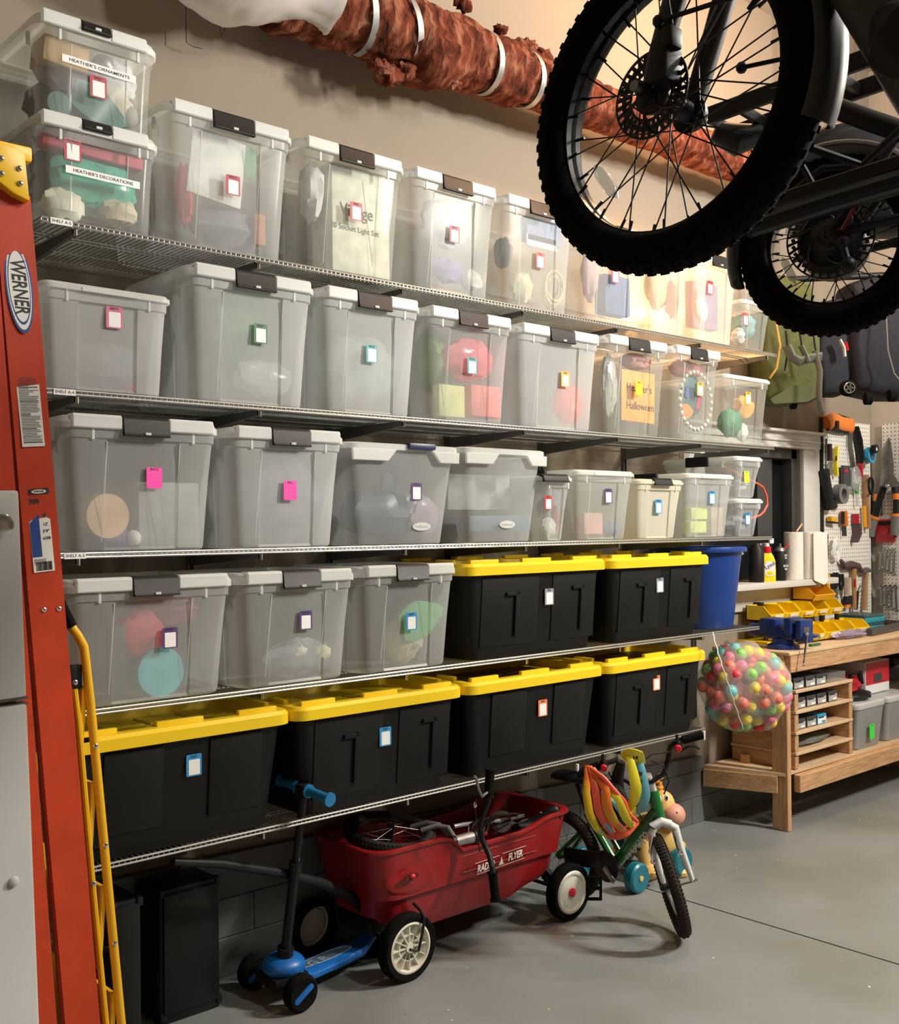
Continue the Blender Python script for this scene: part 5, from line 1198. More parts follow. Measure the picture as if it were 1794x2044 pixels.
# full face helmet hooked over the bar
def hmat():
    m = mat('helmet_orange_yellow', (.8, .3, .03), .35); nt = m.node_tree; N = nt.nodes; L = nt.links; b = N['Principled BSDF']
    tc = N.new('ShaderNodeTexCoord'); n = N.new('ShaderNodeTexNoise'); n.inputs['Scale'].default_value = 7; n.inputs['Detail'].default_value = 1; n.inputs['Distortion'].default_value = 1
    L.new(tc.outputs['Object'], n.inputs[0]); r = N.new('ShaderNodeValToRGB'); e = r.color_ramp.elements
    e[0].position = .36; e[0].color = (.75, .08, .02, 1); e[1].position = .66; e[1].color = (.70, .60, .02, 1); k = e.new(.5); k.color = (.80, .22, .02, 1); k = e.new(.78); k.color = (.10, .33, .38, 1)
    L.new(n.outputs[0], r.inputs[0]); L.new(r.outputs[0], b.inputs['Base Color']); return m
M['helmet'] = hmat(); M['hyel'] = mat('helmet_yellow', (.72, .66, .03), .35); M['hred'] = mat('helmet_red', (.75, .10, .05), .35); M['hblue'] = mat('helmet_blue', (.12, .36, .46), .4)
t = thing('bike_helmet', 'orange and yellow full face helmet hanging from the left side of the green bike handlebar', 'helmet', Q(1230, 1600, 4.0))
hc = Q(1232, 1600, 4.02); E1, E2, E3 = R2, UP, -FW
def hp(x, y, z=0): return hc+E1*x+E2*y+E3*z
def hpx(u, v, z): return Q(u, v, 4.02-z)
def shellsheet(pts2, zf, name, mtl, th=.010, holes=()):
    """curved plate: outline in photo-like units around the helmet centre, bulging towards the room"""
    o = [hp(x, y, zf(x, y)) for x, y in pts2]; i_ = [hp(x, y, zf(x, y)-th) for x, y in pts2]; k = len(o)
    return G().add(o+i_, [tuple(range(k)), tuple(range(k, 2*k))[::-1]]+[(i, (i+1) % k, k+(i+1) % k, k+i) for i in range(k)]).build(name, mtl, t)
U = lambda u, v: ((u-1232)*4.02/2150, -(v-1600)*4.02/2150)
g = G(); g.sph(hp(-.035, -.03, -.03), (.085, .085, .105), 20); g.build('inner_lining', 'black', t, sharp=70)
def ribbon(P, wd, name, mtl, zb=.0, bow=.05, th=.012, taper=.35):
    """a rib of the shell: follows photo-shaped points, bowed forward in the middle"""
    n = len(P)*3; pts = []
    for i in range(n+1):
        q = i/n*(len(P)-1); k = min(int(q), len(P)-2); f = q-k; x = P[k][0]+(P[k+1][0]-P[k][0])*f; y = P[k][1]+(P[k+1][1]-P[k][1])*f
        pts.append(hpx(x, y, zb+bow*math.sin(PI*i/n)))
    rs = [(th*.5, wd*1.35*(1-taper+taper*math.sin(PI*min(1, max(0, i/n)))) ) for i in range(n+1)]
    return G().tube(pts, rs, 10, flat=tuple(E3)).build(name, mtl, t, sharp=60)
ribbon([(1172, 1528), (1170, 1580), (1176, 1625), (1192, 1655), (1212, 1668)], .012, 'shell_rib', 'helmet', .00, .05)
ribbon([(1176, 1530), (1188, 1575), (1195, 1620), (1212, 1650), (1228, 1668)], .013, 'shell_rib', 'hred', .03, .06)
ribbon([(1182, 1535), (1207, 1570), (1212, 1615), (1228, 1645), (1248, 1660)], .014, 'shell_rib', 'helmet', .04, .06)
ribbon([(1178, 1532), (1205, 1553), (1228, 1582), (1245, 1600), (1254, 1625), (1272, 1640)], .008, 'rim_band', 'hred', .06, .03)
ribbon([(1190, 1545), (1222, 1578), (1236, 1605), (1250, 1635), (1262, 1650)], .013, 'shell_rib', 'hyel', .045, .05)
ribbon([(1212, 1668), (1232, 1668), (1252, 1658), (1272, 1640)], .014, 'shell_edge', 'hred', .02, .03)
ribbon([(1200, 1580), (1222, 1600), (1240, 1625)], .006, 'blue_stripe', 'hblue', .085, .01)
ribbon([(1196, 1605), (1205, 1640), (1222, 1662)], .006, 'blue_stripe', 'hblue', .07, .01)
# chin guard: a bowed bar with an open window
ribbon([(1244, 1512), (1258, 1505), (1272, 1508), (1280, 1525)], .020, 'chin_guard', 'hyel', .0, .03)
ribbon([(1256, 1510), (1264, 1545), (1270, 1575), (1264, 1600), (1252, 1618)], .016, 'chin_guard', 'hyel', .03, .03)
ribbon([(1274, 1512), (1281, 1545), (1288, 1585), (1282, 1612), (1268, 1622)], .015, 'chin_side', 'hblue', .00, .03)
ribbon([(1236, 1616), (1252, 1622), (1270, 1618)], .014, 'chin_guard', 'hyel', .0, .03)
for v in (1545, 1560, 1575): G().box(hpx(1277, v, .04), (.018, .01, .014)).build('vent_slot', 'black', t, bevel=.003)
for u in (1258, 1264, 1271): G().box(hpx(u, 1513, .035), (.004, .006, .010)).build('vent_slot', 'black', t)
ribbon([(1240, 1520), (1232, 1550), (1234, 1590), (1246, 1612)], .018, 'inner_padding', 'black', -.01, -.02, .03)

# ------------------------------------------------------------------ ride-on toy animal
M['toyy'] = mat('toy_yellow', (.75, .50, .16), .45); M['toyp'] = mat('toy_pink', (.70, .34, .24), .5); M['toyo'] = mat('toy_orange', (.75, .28, .04), .45); M['toyt'] = mat('toy_teal', (.01, .16, .22), .35)
t = thing('ride_on_toy', 'yellow ride-on toy animal with a pink snout and teal wheels behind the green bike', 'toy', (3.9, -.35, 0))
V = lambda u, v, y=-.42: PY(u, v, y)
def blob(c, r, name, mtl, n=20, m_=None): return G().sph(c, r, n, m_).build(name, mtl, t, sharp=60)
hd_ = V(1322, 1606, -.42); blob(hd_, (.060, .055, .065), 'head', 'toyy'); blob(V(1343, 1626, -.47), (.058, .055, .052), 'snout', 'toyp')
for u, v in ((1316, 1596), (1330, 1592)): blob(V(u, v, -.475), (.012, .008, .018), 'eye', 'bwhite'); blob(V(u+1, v+1, -.484), (.004, .004, .010), 'pupil', 'black')
blob(V(1351, 1622, -.525), .005, 'nostril', mat('toy_nostril', (.4, .12, .1), .5))
for u, v in ((1308, 1558), (1316, 1572)): blob(V(u, v, -.40), (.022, .018, .014), 'horn_knob', 'toyo', 14)
blob(V(1318, 1550, -.39), (.026, .010, .016), 'ear', 'toyy', 14); G().tube([V(1316, 1560, -.40), V(1318, 1590, -.41)], .012, 10).build('horn', 'toyo', t)
blob(V(1300, 1672, -.33), (.10, .15, .115), 'body', 'toyy', 24)
for u in (1292, 1346): G().tube([V(u, 1685, -.40), V(u+1, 1715, -.43), V(u+3, 1735, -.45)], [.052, .045, .038], 14).sph(V(u+6, 1740, -.47), (.040, .055, .030), 14).build('leg', 'toyy', t)
for x, y in ((3.742, -.485), (4.06, -.485), (3.742, -.17), (4.06, -.17)):
    m = Matrix.Translation((x, y, .066)) @ Matrix.Rotation(PI/2, 4, 'X')
    w_ = MB(Matrix.Translation((x, y, .066)) @ Matrix.Rotation(PI/2, 4, 'X')).lathe([(.02, -.026), (.056, -.026), (.065, -.018), (.066, 0), (.065, .018), (.056, .026), (.02, .024)], 32).build('wheel', 'toyt', t)
    MB(m).lathe([(.012, .020), (.012, .029), (.003, .031)], 14).build('wheel_cap', 'toyy', w_)
for y in (-.485, -.17): G().tube([(3.742, y, .066), (4.06, y, .066)], .010, 8).build('axle', 'toyo', t)
G().tube([V(1268, 1650, -.46), V(1270, 1690, -.50), V(1270, 1698, -.50)], (.004, .018), 8).build('strap', 'black', t)
# ------------------------------------------------------------------ workbench
def woodmat(name, c1, c2, sx=(1, 14, 14)):
    m = mat(name, c1, .6); nt = m.node_tree; N = nt.nodes; L = nt.links; b = N['Principled BSDF']
    tc = N.new('ShaderNodeTexCoord'); mp = N.new('ShaderNodeMapping'); mp.inputs['Scale'].default_value = sx; L.new(tc.outputs['Object'], mp.inputs[0])
    n = N.new('ShaderNodeTexNoise'); n.inputs['Scale'].default_value = 4; n.inputs['Detail'].default_value = 6; n.inputs['Distortion'].default_value = 1.6; L.new(mp.outputs[0], n.inputs[0])
    r = N.new('ShaderNodeValToRGB'); r.color_ramp.elements[0].position = .35; r.color_ramp.elements[1].position = .62; r.color_ramp.elements[0].color = (*c1, 1); r.color_ramp.elements[1].color = (*c2, 1)
    L.new(n.outputs[0], r.inputs[0]); L.new(r.outputs[0], b.inputs['Base Color']); return m
M['wood'] = woodmat('pine_along', (.42, .22, .10), (.60, .37, .20)); M['woodz'] = woodmat('pine_upright', (.42, .22, .10), (.60, .37, .20), (14, 14, 1))
M['woody'] = woodmat('pine_across', (.42, .22, .10), (.58, .36, .19), (14, 1, 14)); M['ply'] = woodmat('plywood', (.58, .41, .25), (.66, .48, .30), (1, 5, 5))
BX0, BX1, BY = 5.045, 6.87, -.464
t = thing('workbench', 'pine workbench with a lower shelf against the wall at the right', 'workbench', ((BX0+BX1)/2, -.24, 0))
W_ = lambda c, d, n, m: G().box(c, d).build(n, m, t, bevel=.003, seg=1)
W_(((BX0+BX1)/2, -.235, .922), (BX1-BX0, .465, .018), 'top_board', 'ply')
W_(((BX0+BX1)/2+.01, BY+.020, .868), (BX1-BX0-.02, .038, .090), 'front_beam', 'wood'); W_(((BX0+BX1)/2, -.03, .868), (BX1-BX0, .038, .090), 'back_beam', 'wood')
W_((BX0+.020, -.24, .868), (.038, .38, .090), 'end_beam', 'woody')
g = G(); pz = [(4.90, -.03), (5.035, -.44), (BX1, -.455), (BX1, -.03)]
g.add([(x, y, z) for z in (.287, .303) for x, y in pz], [(3, 2, 1, 0), (4, 5, 6, 7), (0, 1, 5, 4), (1, 2, 6, 5), (2, 3, 7, 6), (3, 0, 4, 7)]); g.build('lower_shelf', 'ply', t)
W_(((BX0+BX1)/2+.035, BY+.000, .240), (BX1-BX0-.07, .038, .092), 'lower_front_rail', 'wood'); G().bar((4.90, -.035, .24), (5.035, -.40, .24), .092, .036, (1, 0, 0)).build('lower_end_rail', 'woody', t, bevel=.003, seg=1)
W_(((BX0+BX1)/2, -.03, .24), (BX1-BX0-.1, .036, .092), 'lower_back_rail', 'wood')
for x, y in ((BX0+.012, BY+.055), (BX1-.03, BY+.055), (BX1-.03, -.08)): G().box((x, y, .412), (.036, .092, .822)).build('leg', 'woodz', t, bevel=.003, seg=1)
t = thing('cubby_rack', 'pine rack of four shallow tiers standing on the lower bench shelf', 'rack', (5.44, -.25, .303))
CZ = (.305, .395, .503, .613, .722)
for i, z in enumerate(CZ[1:]):
    G().box((5.44, -.25, z-.008), (.61, .40, .016)).build('tier_board', 'ply', t, bevel=.002, seg=1)
    z0 = CZ[i]; h = z-.018-z0
    for x in (5.155, 5.735): G().box((x, -.25, z0+h/2), (.036, .385, h)).build('side_block', 'woody', t, bevel=.003, seg=1)
M['bxd'] = mat('carton_dark_grey', (.05, .05, .055), .5); M['bxl'] = mat('carton_silver', (.42, .42, .42), .4); M['bxb'] = mat('carton_blue', (.03, .32, .55), .45)
def sbox(x, z, y=-.41, w=.085, h=.055, col='bxd', lab='', d=.12):
    t = thing('screw_box', lab, 'box', (x, y+d/2, z), 'small screw boxes in the cubby rack')
    G().box((x, y+d/2, z+h/2), (w, d, h)).build('carton', col, t, bevel=.0015, seg=1)
    G().box((x, y-.0008, z+h*.40), (w-.006, .001, h*.6)).build('label', 'bxl' if col == 'bxd' else 'white', t); G().box((x+w*.18, y-.0016, z+h*.25), (w*.4, .001, h*.22)).build('print_block', 'white' if col == 'bxd' else 'bxb', t)
    G().box((x-.01, y-.0016, z+h*.68), (w*.6, .001, h*.13)).build('print_block', 'ink', t)
    return t
for i, x in enumerate((5.20, 5.32, 5.43)): sbox(x, .7225, -.43, .10, .058, 'bxd', ['dark screw box on the rack top, leftmost', 'dark screw box on the rack top, middle of three', 'pale fronted screw box on the rack top, beside the clear organiser'][i])
for i, x in enumerate((5.235, 5.345, 5.455, 5.575)): sbox(x, .6135, -.42, .095, .058, 'bxd', 'screw box on the second tier, ' + ['leftmost of four', 'second of four', 'third of four', 'rightmost of four'][i])
for i, x in enumerate((5.235, 5.345, 5.455)): sbox(x, .5035, -.42, .095, .055, 'bxd' if i < 2 else 'bxb', ['screw box on the third tier, leftmost', 'screw box on the third tier, left of the blue one', 'bright blue screw box on the third tier'][i])
o = G().box((5.60, -.36, .7225+.025), (.20, .14, .048)).build('clear_organiser', 'clear', bevel=.004); tag(o, 'clear plastic organiser box on the rack top', 'organiser')
o = lump((5.43, -.34, .42), (.42, .14, .045), 3, .3, 24).build('screw_bag', frosted('screw_bag_film', .7, (.30, .31, .27), .25, .1)); tag(o, 'clear bag of loose screws on the lowest tier', 'bag')
# grey bins and bags under the bench
def gbin(x, w, lab, st):
    t = thing('grey_bin', lab, 'storage bin', (x, -.28, .303), 'grey bins under the bench')
    rg = [[Vector((x+a, -.28+b, .303+z)) for a, b in rrect(w-.05*k, .34-.04*k, .03, 4)] for z, k in ((0, 1.3), (.01, 1), (.24, 0), (.25, -.2))]
    G().loft(rg, (1, 0)).build('body', mat('grey_bin', (.32, .33, .33), .4) if 'gb' not in M else M['gb'], t, sharp=30)
    G().loft([[Vector((x+a, -.28+b, .303+z)) for a, b in rrect(w+.01+e, .35+e, .035, 5)] for z, e in ((.235, 0), (.262, 0), (.270, -.012))]).build('lid', 'lidp', t, bevel=.002)
    if st: sticker(t, 1740, 1460, -.458, 'neon', 'BNYZ', .055, .085, True)
gbin(5.965, .33, 'grey bin with a neon green sticker under the bench', True); gbin(6.33, .33, 'grey bin cut off by the right edge under the bench', False)
M['rbag'] = mat('red_nylon', (.42, .01, .015), .6, var=.2)
t = thing('tool_bag', 'red and black soft bag on the grey bin with the neon sticker', 'bag', (5.92, -.30, .575))
lump((5.92, -.28, .655), (.28, .22, .13), 2, .2).build('body', 'rbag', t); lump((5.95, -.30, .60), (.34, .26, .07), 5, .2).build('base', 'black', t)
G().tube([(5.82, -.36, .66), (5.86, -.38, .73), (5.96, -.38, .735), (6.0, -.37, .66)], (.006, .016), 8).build('handle', 'black', t)
t = thing('appliance_carton', 'white and red product carton under the bench top', 'carton', (6.26, -.2, .58))
G().box((6.26, -.22, .675), (.30, .24, .19)).build('carton', 'white', t, bevel=.002); G().box((6.26, -.3415, .70), (.29, .002, .13)).build('red_panel', 'redcap', t); G().box((6.26, -.343, .67), (.10, .002, .05)).build('picture', 'bxd', t)
o = lump((6.62, -.30, .70), (.34, .28, .20), 7, .2).build('black_case', 'black'); tag(o, 'rounded black case at the right edge under the bench', 'case')
o = G().box((5.25, -.12, .325), (.30, .05, .04), rotm(0, 0, .25)).build('wood_offcut', 'wood', bevel=.003); tag(o, 'pine offcut lying on the lower bench shelf behind the leg', 'board')

# ---- on the bench top
ZT = .932
M['vblue'] = mat('vise_blue', (.008, .03, .16), .35)
t = thing('bench_vise', 'blue bench vise with a long chrome handle at the left end of the bench', 'vise', (5.22, -.34, ZT))
G().lathe([(.085, 0), (.085, .018), (.060, .030), (.055, .055)], 28, Matrix.Translation((5.20, -.34, ZT))).build('base', 'vblue', t)
g = G().box((5.20, -.33, ZT+.075), (.09, .17, .05)); g.box((5.20, -.40, ZT+.125), (.13, .045, .09)); g.box((5.20, -.28, ZT+.12), (.12, .10, .08)); g.cyl((5.20, -.24, ZT+.09), (5.20, -.14, ZT+.09), .035, 18); g.build('body', 'vblue', t, bevel=.012)
g = G().box((5.22, -.452, ZT+.110), (.13, .035, .10)); g.box((5.22, -.45, ZT+.065), (.08, .07, .055)); g.build('front_jaw', 'vblue', t, bevel=.010)
G().box((5.21, -.471, ZT+.105), (.055, .004, .030)).build('plate', 'steel', t, bevel=.002); G().box((5.21, -.424, ZT+.150), (.12, .018, .02)).build('jaw_plate', 'steel', t)
G().cyl((5.27, -.465, ZT+.07), (5.27, -.51, ZT+.07), .014, 12).build('spindle', 'chrome', t)
a, b = PY(1611, 1266, -.50), PY(1603, 1327, -.50); G().cyl(a, b, .005, 10).sph(a, .010, 10).sph(b, .009, 10).build('handle', 'chrome', t)
o = G().box((5.42, -.40, ZT+.006), (.10, .02, .012)).build('green_clip', mat('dark_green', (.02, .14, .05), .5), bevel=.002); tag(o, 'small dark green clip lying beside the vise', 'clip')
M['binyel'] = mat('parts_bin_yellow', (.85, .60, .01), .38)
t = thing('parts_bin_rack', 'two-tier rack of open yellow parts bins at the back of the bench', 'parts rack', (5.75, -.15, ZT))
def obin(x, y, z, w=.150, d=.13, h=.075, n='parts_bin', par=None, m='binyel'):
    g = G(); y0, y1 = y-d, y; q = .003
    side = [(y1, z), (y0+.02, z), (y0, z+h*.45), (y0+.045, z+h), (y1, z+h)]
    for xx in (x-w/2+q, x+w/2-q): g.add([(xx-q, a, b) for a, b in side]+[(xx+q, a, b) for a, b in side], [(0, 1, 2, 3, 4), (9, 8, 7, 6, 5)]+[(i, (i+1) % 5, 5+(i+1) % 5, 5+i) for i in range(5)])
    g.box((x, y1-q, z+h/2), (w, 2*q, h)).box((x, (y0+.02+y1)/2, z+q), (w, y1-y0-.02, 2*q)).bar((x, y0+.02, z), (x, y0, z+h*.45), w, 2*q, (0, 1, 0))
    o = g.build(n, m, par); G().box((x, y0-.004, z+h*.30), (w*.55, .003, .018), rotm(.45)).build('label', 'white', par if par is None else o); return o
xs = [5.385+.165*i for i in range(5)]
for i, x in enumerate(xs): obin(x, -.045, ZT+.125, .158, .155, .085, par=t)
for i, x in enumerate([5.42+.172*i for i in range(5)]): obin(x, -.16, ZT+.012, .165, .17, .080, par=t)
for x in (5.32, 5.50, 5.68, 5.86, 6.04): G().box((x, -.10, ZT+.085), (.022, .020, .085)).box((x, -.20, ZT+.105), (.022, .020, .045)).build('rack_post', 'black', t)
G().box((5.72, -.10, ZT+.008), (.90, .20, .014)).build('rack_base', 'binyel', t)
o = obin(5.93, -.04, ZT+.215, .24, .15, .07, 'loose_parts_bin', None, mat('bin_amber', (.80, .42, .02), .4)); tag(o, 'amber parts bin sitting askew on top of the parts rack', 'bin')
for ob in [q for q in C.objects if q.name.startswith('label') and q.parent is None]: bpy.data.objects.remove(ob)
M['teal'] = mat('case_teal', (.02, .30, .36), .4); M['smoke'] = mat('case_smoke', (.05, .09, .10), .3)
for i in range(2):
    t = thing('organiser_case', ('teal organiser case, lower of two on the bench', 'teal organiser case, upper of two on the bench')[i], 'organiser', (6.42, -.14, ZT+.052*i), 'teal organiser cases')
    G().box((6.42, -.15, ZT+.052*i+.016), (.26, .20, .032)).build('tray', 'teal', t, bevel=.005); G().box((6.42, -.15, ZT+.052*i+.041), (.25, .19, .018)).build('lid', 'smoke', t, bevel=.004)
o = G().box((6.50, -.33, ZT+.022), (.80, .035, .042), rotm(0, 0, .10)).build('steel_bar', mat('dark_bar', (.10, .10, .10), .4, .5), bevel=.002); tag(o, 'long dark grey square bar lying along the bench front', 'bar')
o = G().box((6.70, -.16, ZT+.02), (.28, .24, .03)).build('flat_black_case', 'black', bevel=.006); tag(o, 'flat black case in the corner of the bench', 'case')
o = lump((5.93, -.33, ZT+.024), (.34, .13, .045), 4, .3, 24).build('plastic_bag', frosted('lilac_film', .6, (.45, .40, .60), .2, .2)); tag(o, 'crumpled lilac clear plastic bag on the bench', 'bag')
# ---- on the sill and below it
M['sprayy'] = mat('bottle_yellow', (.85, .70, .01), .3)
SZt = WZ0-.0; SX = PY(1531, 1165, -.085).x
t = thing('spray_bottle', 'yellow spray bottle with a white trigger on the window sill', 'bottle', (SX, -.085, SZt))
rg = []
for z, w_, d_ in ((0, .088, .05), (.008, .094, .056), (.06, .096, .056), (.12, .090, .054), (.15, .066, .045), (.17, .040, .038)):
    rg.append([Vector((SX+a, -.085+b, SZt+z)) for a, b in rrect(w_, d_, min(w_, d_)*.42, 5)])
RZ = Matrix.Translation((SX, -.085, 0)) @ Matrix.Rotation(-.75, 4, 'Z') @ Matrix.Translation((-SX, .085, 0)); MB(RZ).loft(rg).build('body', 'sprayy', t, sharp=60)
m = RZ @ face((SX+.008, -.1135, SZt+.075)); MB(m).prism(rrect(.055, .085, .02, 4), .0012).build('label', 'white', t); text('Lysol', .030, mat('label_blue', (.03, .05, .25), .5), m @ Matrix.Translation((0, .018, .0014)) @ Matrix.Rotation(.5, 4, 'Z'), t, bold=.02)
MB(m).sph((0, -.024, 0), (.020, .014, .003), 12).build('lemon_print', 'sprayy', t)
G().cyl((SX, -.085, SZt+.165), (SX, -.085, SZt+.20), .024, 16, .022).build('red_collar', 'redcap', t)
MB(RZ).box((SX, -.085, SZt+.232), (.075, .024, .030)).bar((SX-.03, -.085, SZt+.235), (SX-.045, -.085, SZt+.185), .018, .010).cyl((SX, -.085, SZt+.195), (SX, -.085, SZt+.225), .014, 12).build('trigger_head', 'white', t, bevel=.006)
CX = PY(1557, 1160, -.075).x
t = thing('aerosol_can', 'black aerosol can with white lettering on the window sill', 'can', (CX, -.075, SZt))
m = Matrix.Translation((CX, -.075, SZt)); G().lathe([(.033, 0), (.034, .003), (.034, .165), (.031, .172)], 28, m).build('body', 'black', t)
G().lathe([(.031, .170), (.026, .188), (.012, .196), (.008, .20), (.008, .215)], 24, m).build('dome', 'steel', t)
for s, z, q in (('CRC', .145, .016), ('STA', .130, .014), ('BUG &', .085, .018), ('TAR', .066, .016)): text(s, q, 'white', face((CX+.004, -.1098, SZt+z)), t, bold=.02)
P0, P1 = PY(1561, 1102, -.10), PY(1600, 1046, -.06); t = thing('straw_brush', 'thin red stick with a tan tip leaning out of the aerosol can', 'stick', P0)
P2 = P0.lerp(P1, .72); G().tube([P0, P2], .004, 8).build('stick', 'redcap', t); G().tube([P2, P1], .0055, 8).build('tip', cm((.70, .48, .26)), t)
BXx = PY(1507, 1160, -.06).x; o = G().lathe([(.040, 0), (.042, .01), (.042, .18), (.018, .22), (.016, .245)], 20, Matrix.Translation((BXx, -.07, SZt))).build('dark_bottle', 'black'); tag(o, 'tall black bottle between the blue tub and the spray bottle', 'bottle')
M['paper'] = mat('paper_towel', (.80, .76, .70), .9, var=.04, scale=60, bump=.2)
for u, r, lab, seed in ((1584, .055, 'narrow standing paper towel roll on the sill', 0), (1616, .072, 'wide paper towel roll with a loose hanging end on the sill', 1)):
    c = PY(u, 1165, -.09); t = thing('paper_towel_roll', lab, 'paper towel', (c.x, -.09, SZt), 'paper towel rolls')
    m = Matrix.Translation((c.x, -.09, SZt)); G().lathe([(r-.003, 0), (r, .003), (r, .277), (r-.003, .28), (.020, .28)], 32, m).build('roll', 'paper', t)
    if seed:
        G().add([(c.x-.06, -.150, SZt+.275), (c.x+.075, -.165, SZt+.278), (c.x+.078, -.165, SZt-.01), (c.x+.02, -.172, SZt-.035), (c.x-.065, -.155, SZt-.005), (c.x-.06, -.147, SZt+.275), (c.x+.075, -.162, SZt+.278), (c.x+.078, -.162, SZt-.01), (c.x+.02, -.169, SZt-.035), (c.x-.065, -.152, SZt-.005)], [(0, 1, 2, 3, 4), (9, 8, 7, 6, 5), (0, 5, 6, 1), (1, 6, 7, 2), (2, 7, 8, 3), (3, 8, 9, 4), (4, 9, 5, 0)]).build('loose_sheet', 'paper', t)
p = PY(1502, 1207, -.008); t = thing('wall_outlet', 'white wall outlet under the sill with a black plug', 'outlet', p)
MB(face((p.x, -.001, p.z))).prism(rrect(.075, .118, .006, 3), .006).build('plate', 'white', t, bevel=.001, seg=1)
for dz in (-.022, .022): MB(face((p.x, -.007, p.z+dz))).prism(rrect(.034, .030, .010, 3), .002).build('socket', 'lidp', t); MB(face((p.x, -.0095, p.z+dz))).box((-.007, 0, 0), (.002, .009, .001)).box((.007, 0, 0), (.002, .009, .001)).build('slots', 'ink', t)
pp = PY(1514, 1208, -.05); o = G().box(pp, (.035, .045, .032)).tube([pp, pp+Vector((.03, -.02, -.02)), pp+Vector((-.02, -.06, -.09)), Vector((pp.x-.06, -.12, ZT+.01)), Vector((pp.x-.12, -.13, ZT+.008))], .004, 8).build('power_plug', 'black', bevel=.004); tag(o, 'black plug and cord trailing down to the bench', 'plug')
c0 = [(1513, 966), (1522, 972), (1530, 990), (1531, 1008), (1524, 1022), (1516, 1029)]; o = G().tube([Vector((4.800, -.24, 1.90))]+[PY(*q, -.30) for q in c0]+[Vector((4.800, -.24, A3+.05)), Vector((4.80, -.20, A3+.007))], .006, 8).build('looped_air_hose', mat('cord_orange', (.75, .12, .06), .5)); tag(o, 'orange red cord looping out beside the lime sticker bin', 'cord')

# ------------------------------------------------------------------ pegboards and tools
def pegmat():
    m = mat('pegboard_white', (.78, .75, .69), .55); nt = m.node_tree; N = nt.nodes; L = nt.links; b = N['Principled BSDF']
    tc = N.new('ShaderNodeTexCoord'); sx = N.new('ShaderNodeSeparateXYZ'); L.new(tc.outputs['Object'], sx.inputs[0])
    ad = N.new('ShaderNodeMath'); ad.operation = 'ADD'; L.new(sx.outputs[0], ad.inputs[0]); L.new(sx.outputs[1], ad.inputs[1])
    cb = N.new('ShaderNodeCombineXYZ'); L.new(ad.outputs[0], cb.inputs[0]); L.new(sx.outputs[2], cb.inputs[1])
    v = N.new('ShaderNodeTexVoronoi'); v.voronoi_dimensions = '2D'; v.inputs['Scale'].default_value = 1/.0254; v.inputs['Randomness'].default_value = 0; L.new(cb.outputs[0], v.inputs['Vector'])
    lt = N.new('ShaderNodeMath'); lt.operation = 'LESS_THAN'; lt.inputs[1].default_value = .155; L.new(v.outputs['Distance'], lt.inputs[0])
    mx = N.new('ShaderNodeMixRGB'); mx.inputs[1].default_value = (.78, .75, .69, 1); mx.inputs[2].default_value = (.02, .02, .02, 1); L.new(lt.outputs[0], mx.inputs[0]); L.new(mx.outputs[0], b.inputs['Base Color']); return m
M['peg'] = pegmat()
o = G().box((6.535, -.012, 1.60), (.61, .010, 1.30)).build('pegboard', 'peg'); tag(o, 'white pegboard on the shelf wall right of the window', 'pegboard', 'pegboards')
o = G().box((6.885, -.68, 1.60), (.010, 1.20, 1.30)).build('pegboard', 'peg'); tag(o, 'white pegboard on the end wall holding the shears', 'pegboard', 'pegboards')
o = G().box((6.222, -.010, 1.60), (.012, .022, 1.32)).build('trim_2', 'mullion', kind='structure')
M['woodh'] = mat('tool_handle_wood', (.42, .22, .10), .5); M['torange'] = mat('tool_orange', (.80, .22, .03), .4); M['tamber'] = mat('tool_amber', (.80, .38, .02), .3); M['tred'] = mat('tool_red', (.45, .01, .03), .4); M['tyel'] = mat('tool_yellow', (.80, .68, .02), .4); M['ttape'] = mat('tape_grey', (.16, .16, .15), .5); M['tgreen'] = mat('tool_green', (.03, .35, .06), .4); M['dred'] = mat('scraper_dark', (.09, .05, .05), .5)
PY1 = -.045
def K(u, v, y=PY1): return PY(u, v, y)
def K2(u, v, x=6.845): return PX(u, v, x)
def tool(name, lab, cat, at_, parts, hook=True, grp=None):
    t = thing(name, lab, cat, at_, grp)
    for n, mt, g in parts: g.build(n, mt, t, bevel=0, sharp=40)
    return t
def hk(p, t_):                                            # chrome peg hook behind a tool
    G().tube([p+Vector((0, .03, .01)), p+Vector((0, -.012, .008)), p+Vector((0, -.018, .018))], .0022, 6).build('hook', 'steel', t_)
def T(pts, r, n=8, k=K, **kw): return G().tube([k(*p) for p in pts], r, n, **kw)
tools = []
tools.append(tool('work_belt', 'black and orange padded strap at the top of the pegboard', 'strap', K(1675, 845), [('pad', 'torange', T([(1650, 846), (1662, 838), (1680, 846), (1699, 850)], (.050, .025), 12, flat=(0, 0, 1))), ('edge', 'black', T([(1652, 855), (1672, 860), (1690, 862), (1702, 850), (1695, 838), (1672, 830), (1660, 831)], .014, 8)), ('buckle', 'black', G().box(K(1671, 848, -.075), (.03, .01, .05)))]))
tools.append(tool('pruning_saw', 'curved black pruning saw with a red grip end', 'saw', K(1710, 900), [('sheath', 'black', T([(1706, 852), (1712, 880), (1716, 905), (1717, 925)], [(.012, .028), (.012, .034), (.012, .028), (.012, .022)], 10)), ('grip', 'tred', T([(1717, 925), (1716, 938), (1717, 951)], (.012, .020), 10)), ('blade', 'ttape', T([(1697, 855), (1696, 890), (1702, 930), (1712, 950)], (.003, .020), 6))]))
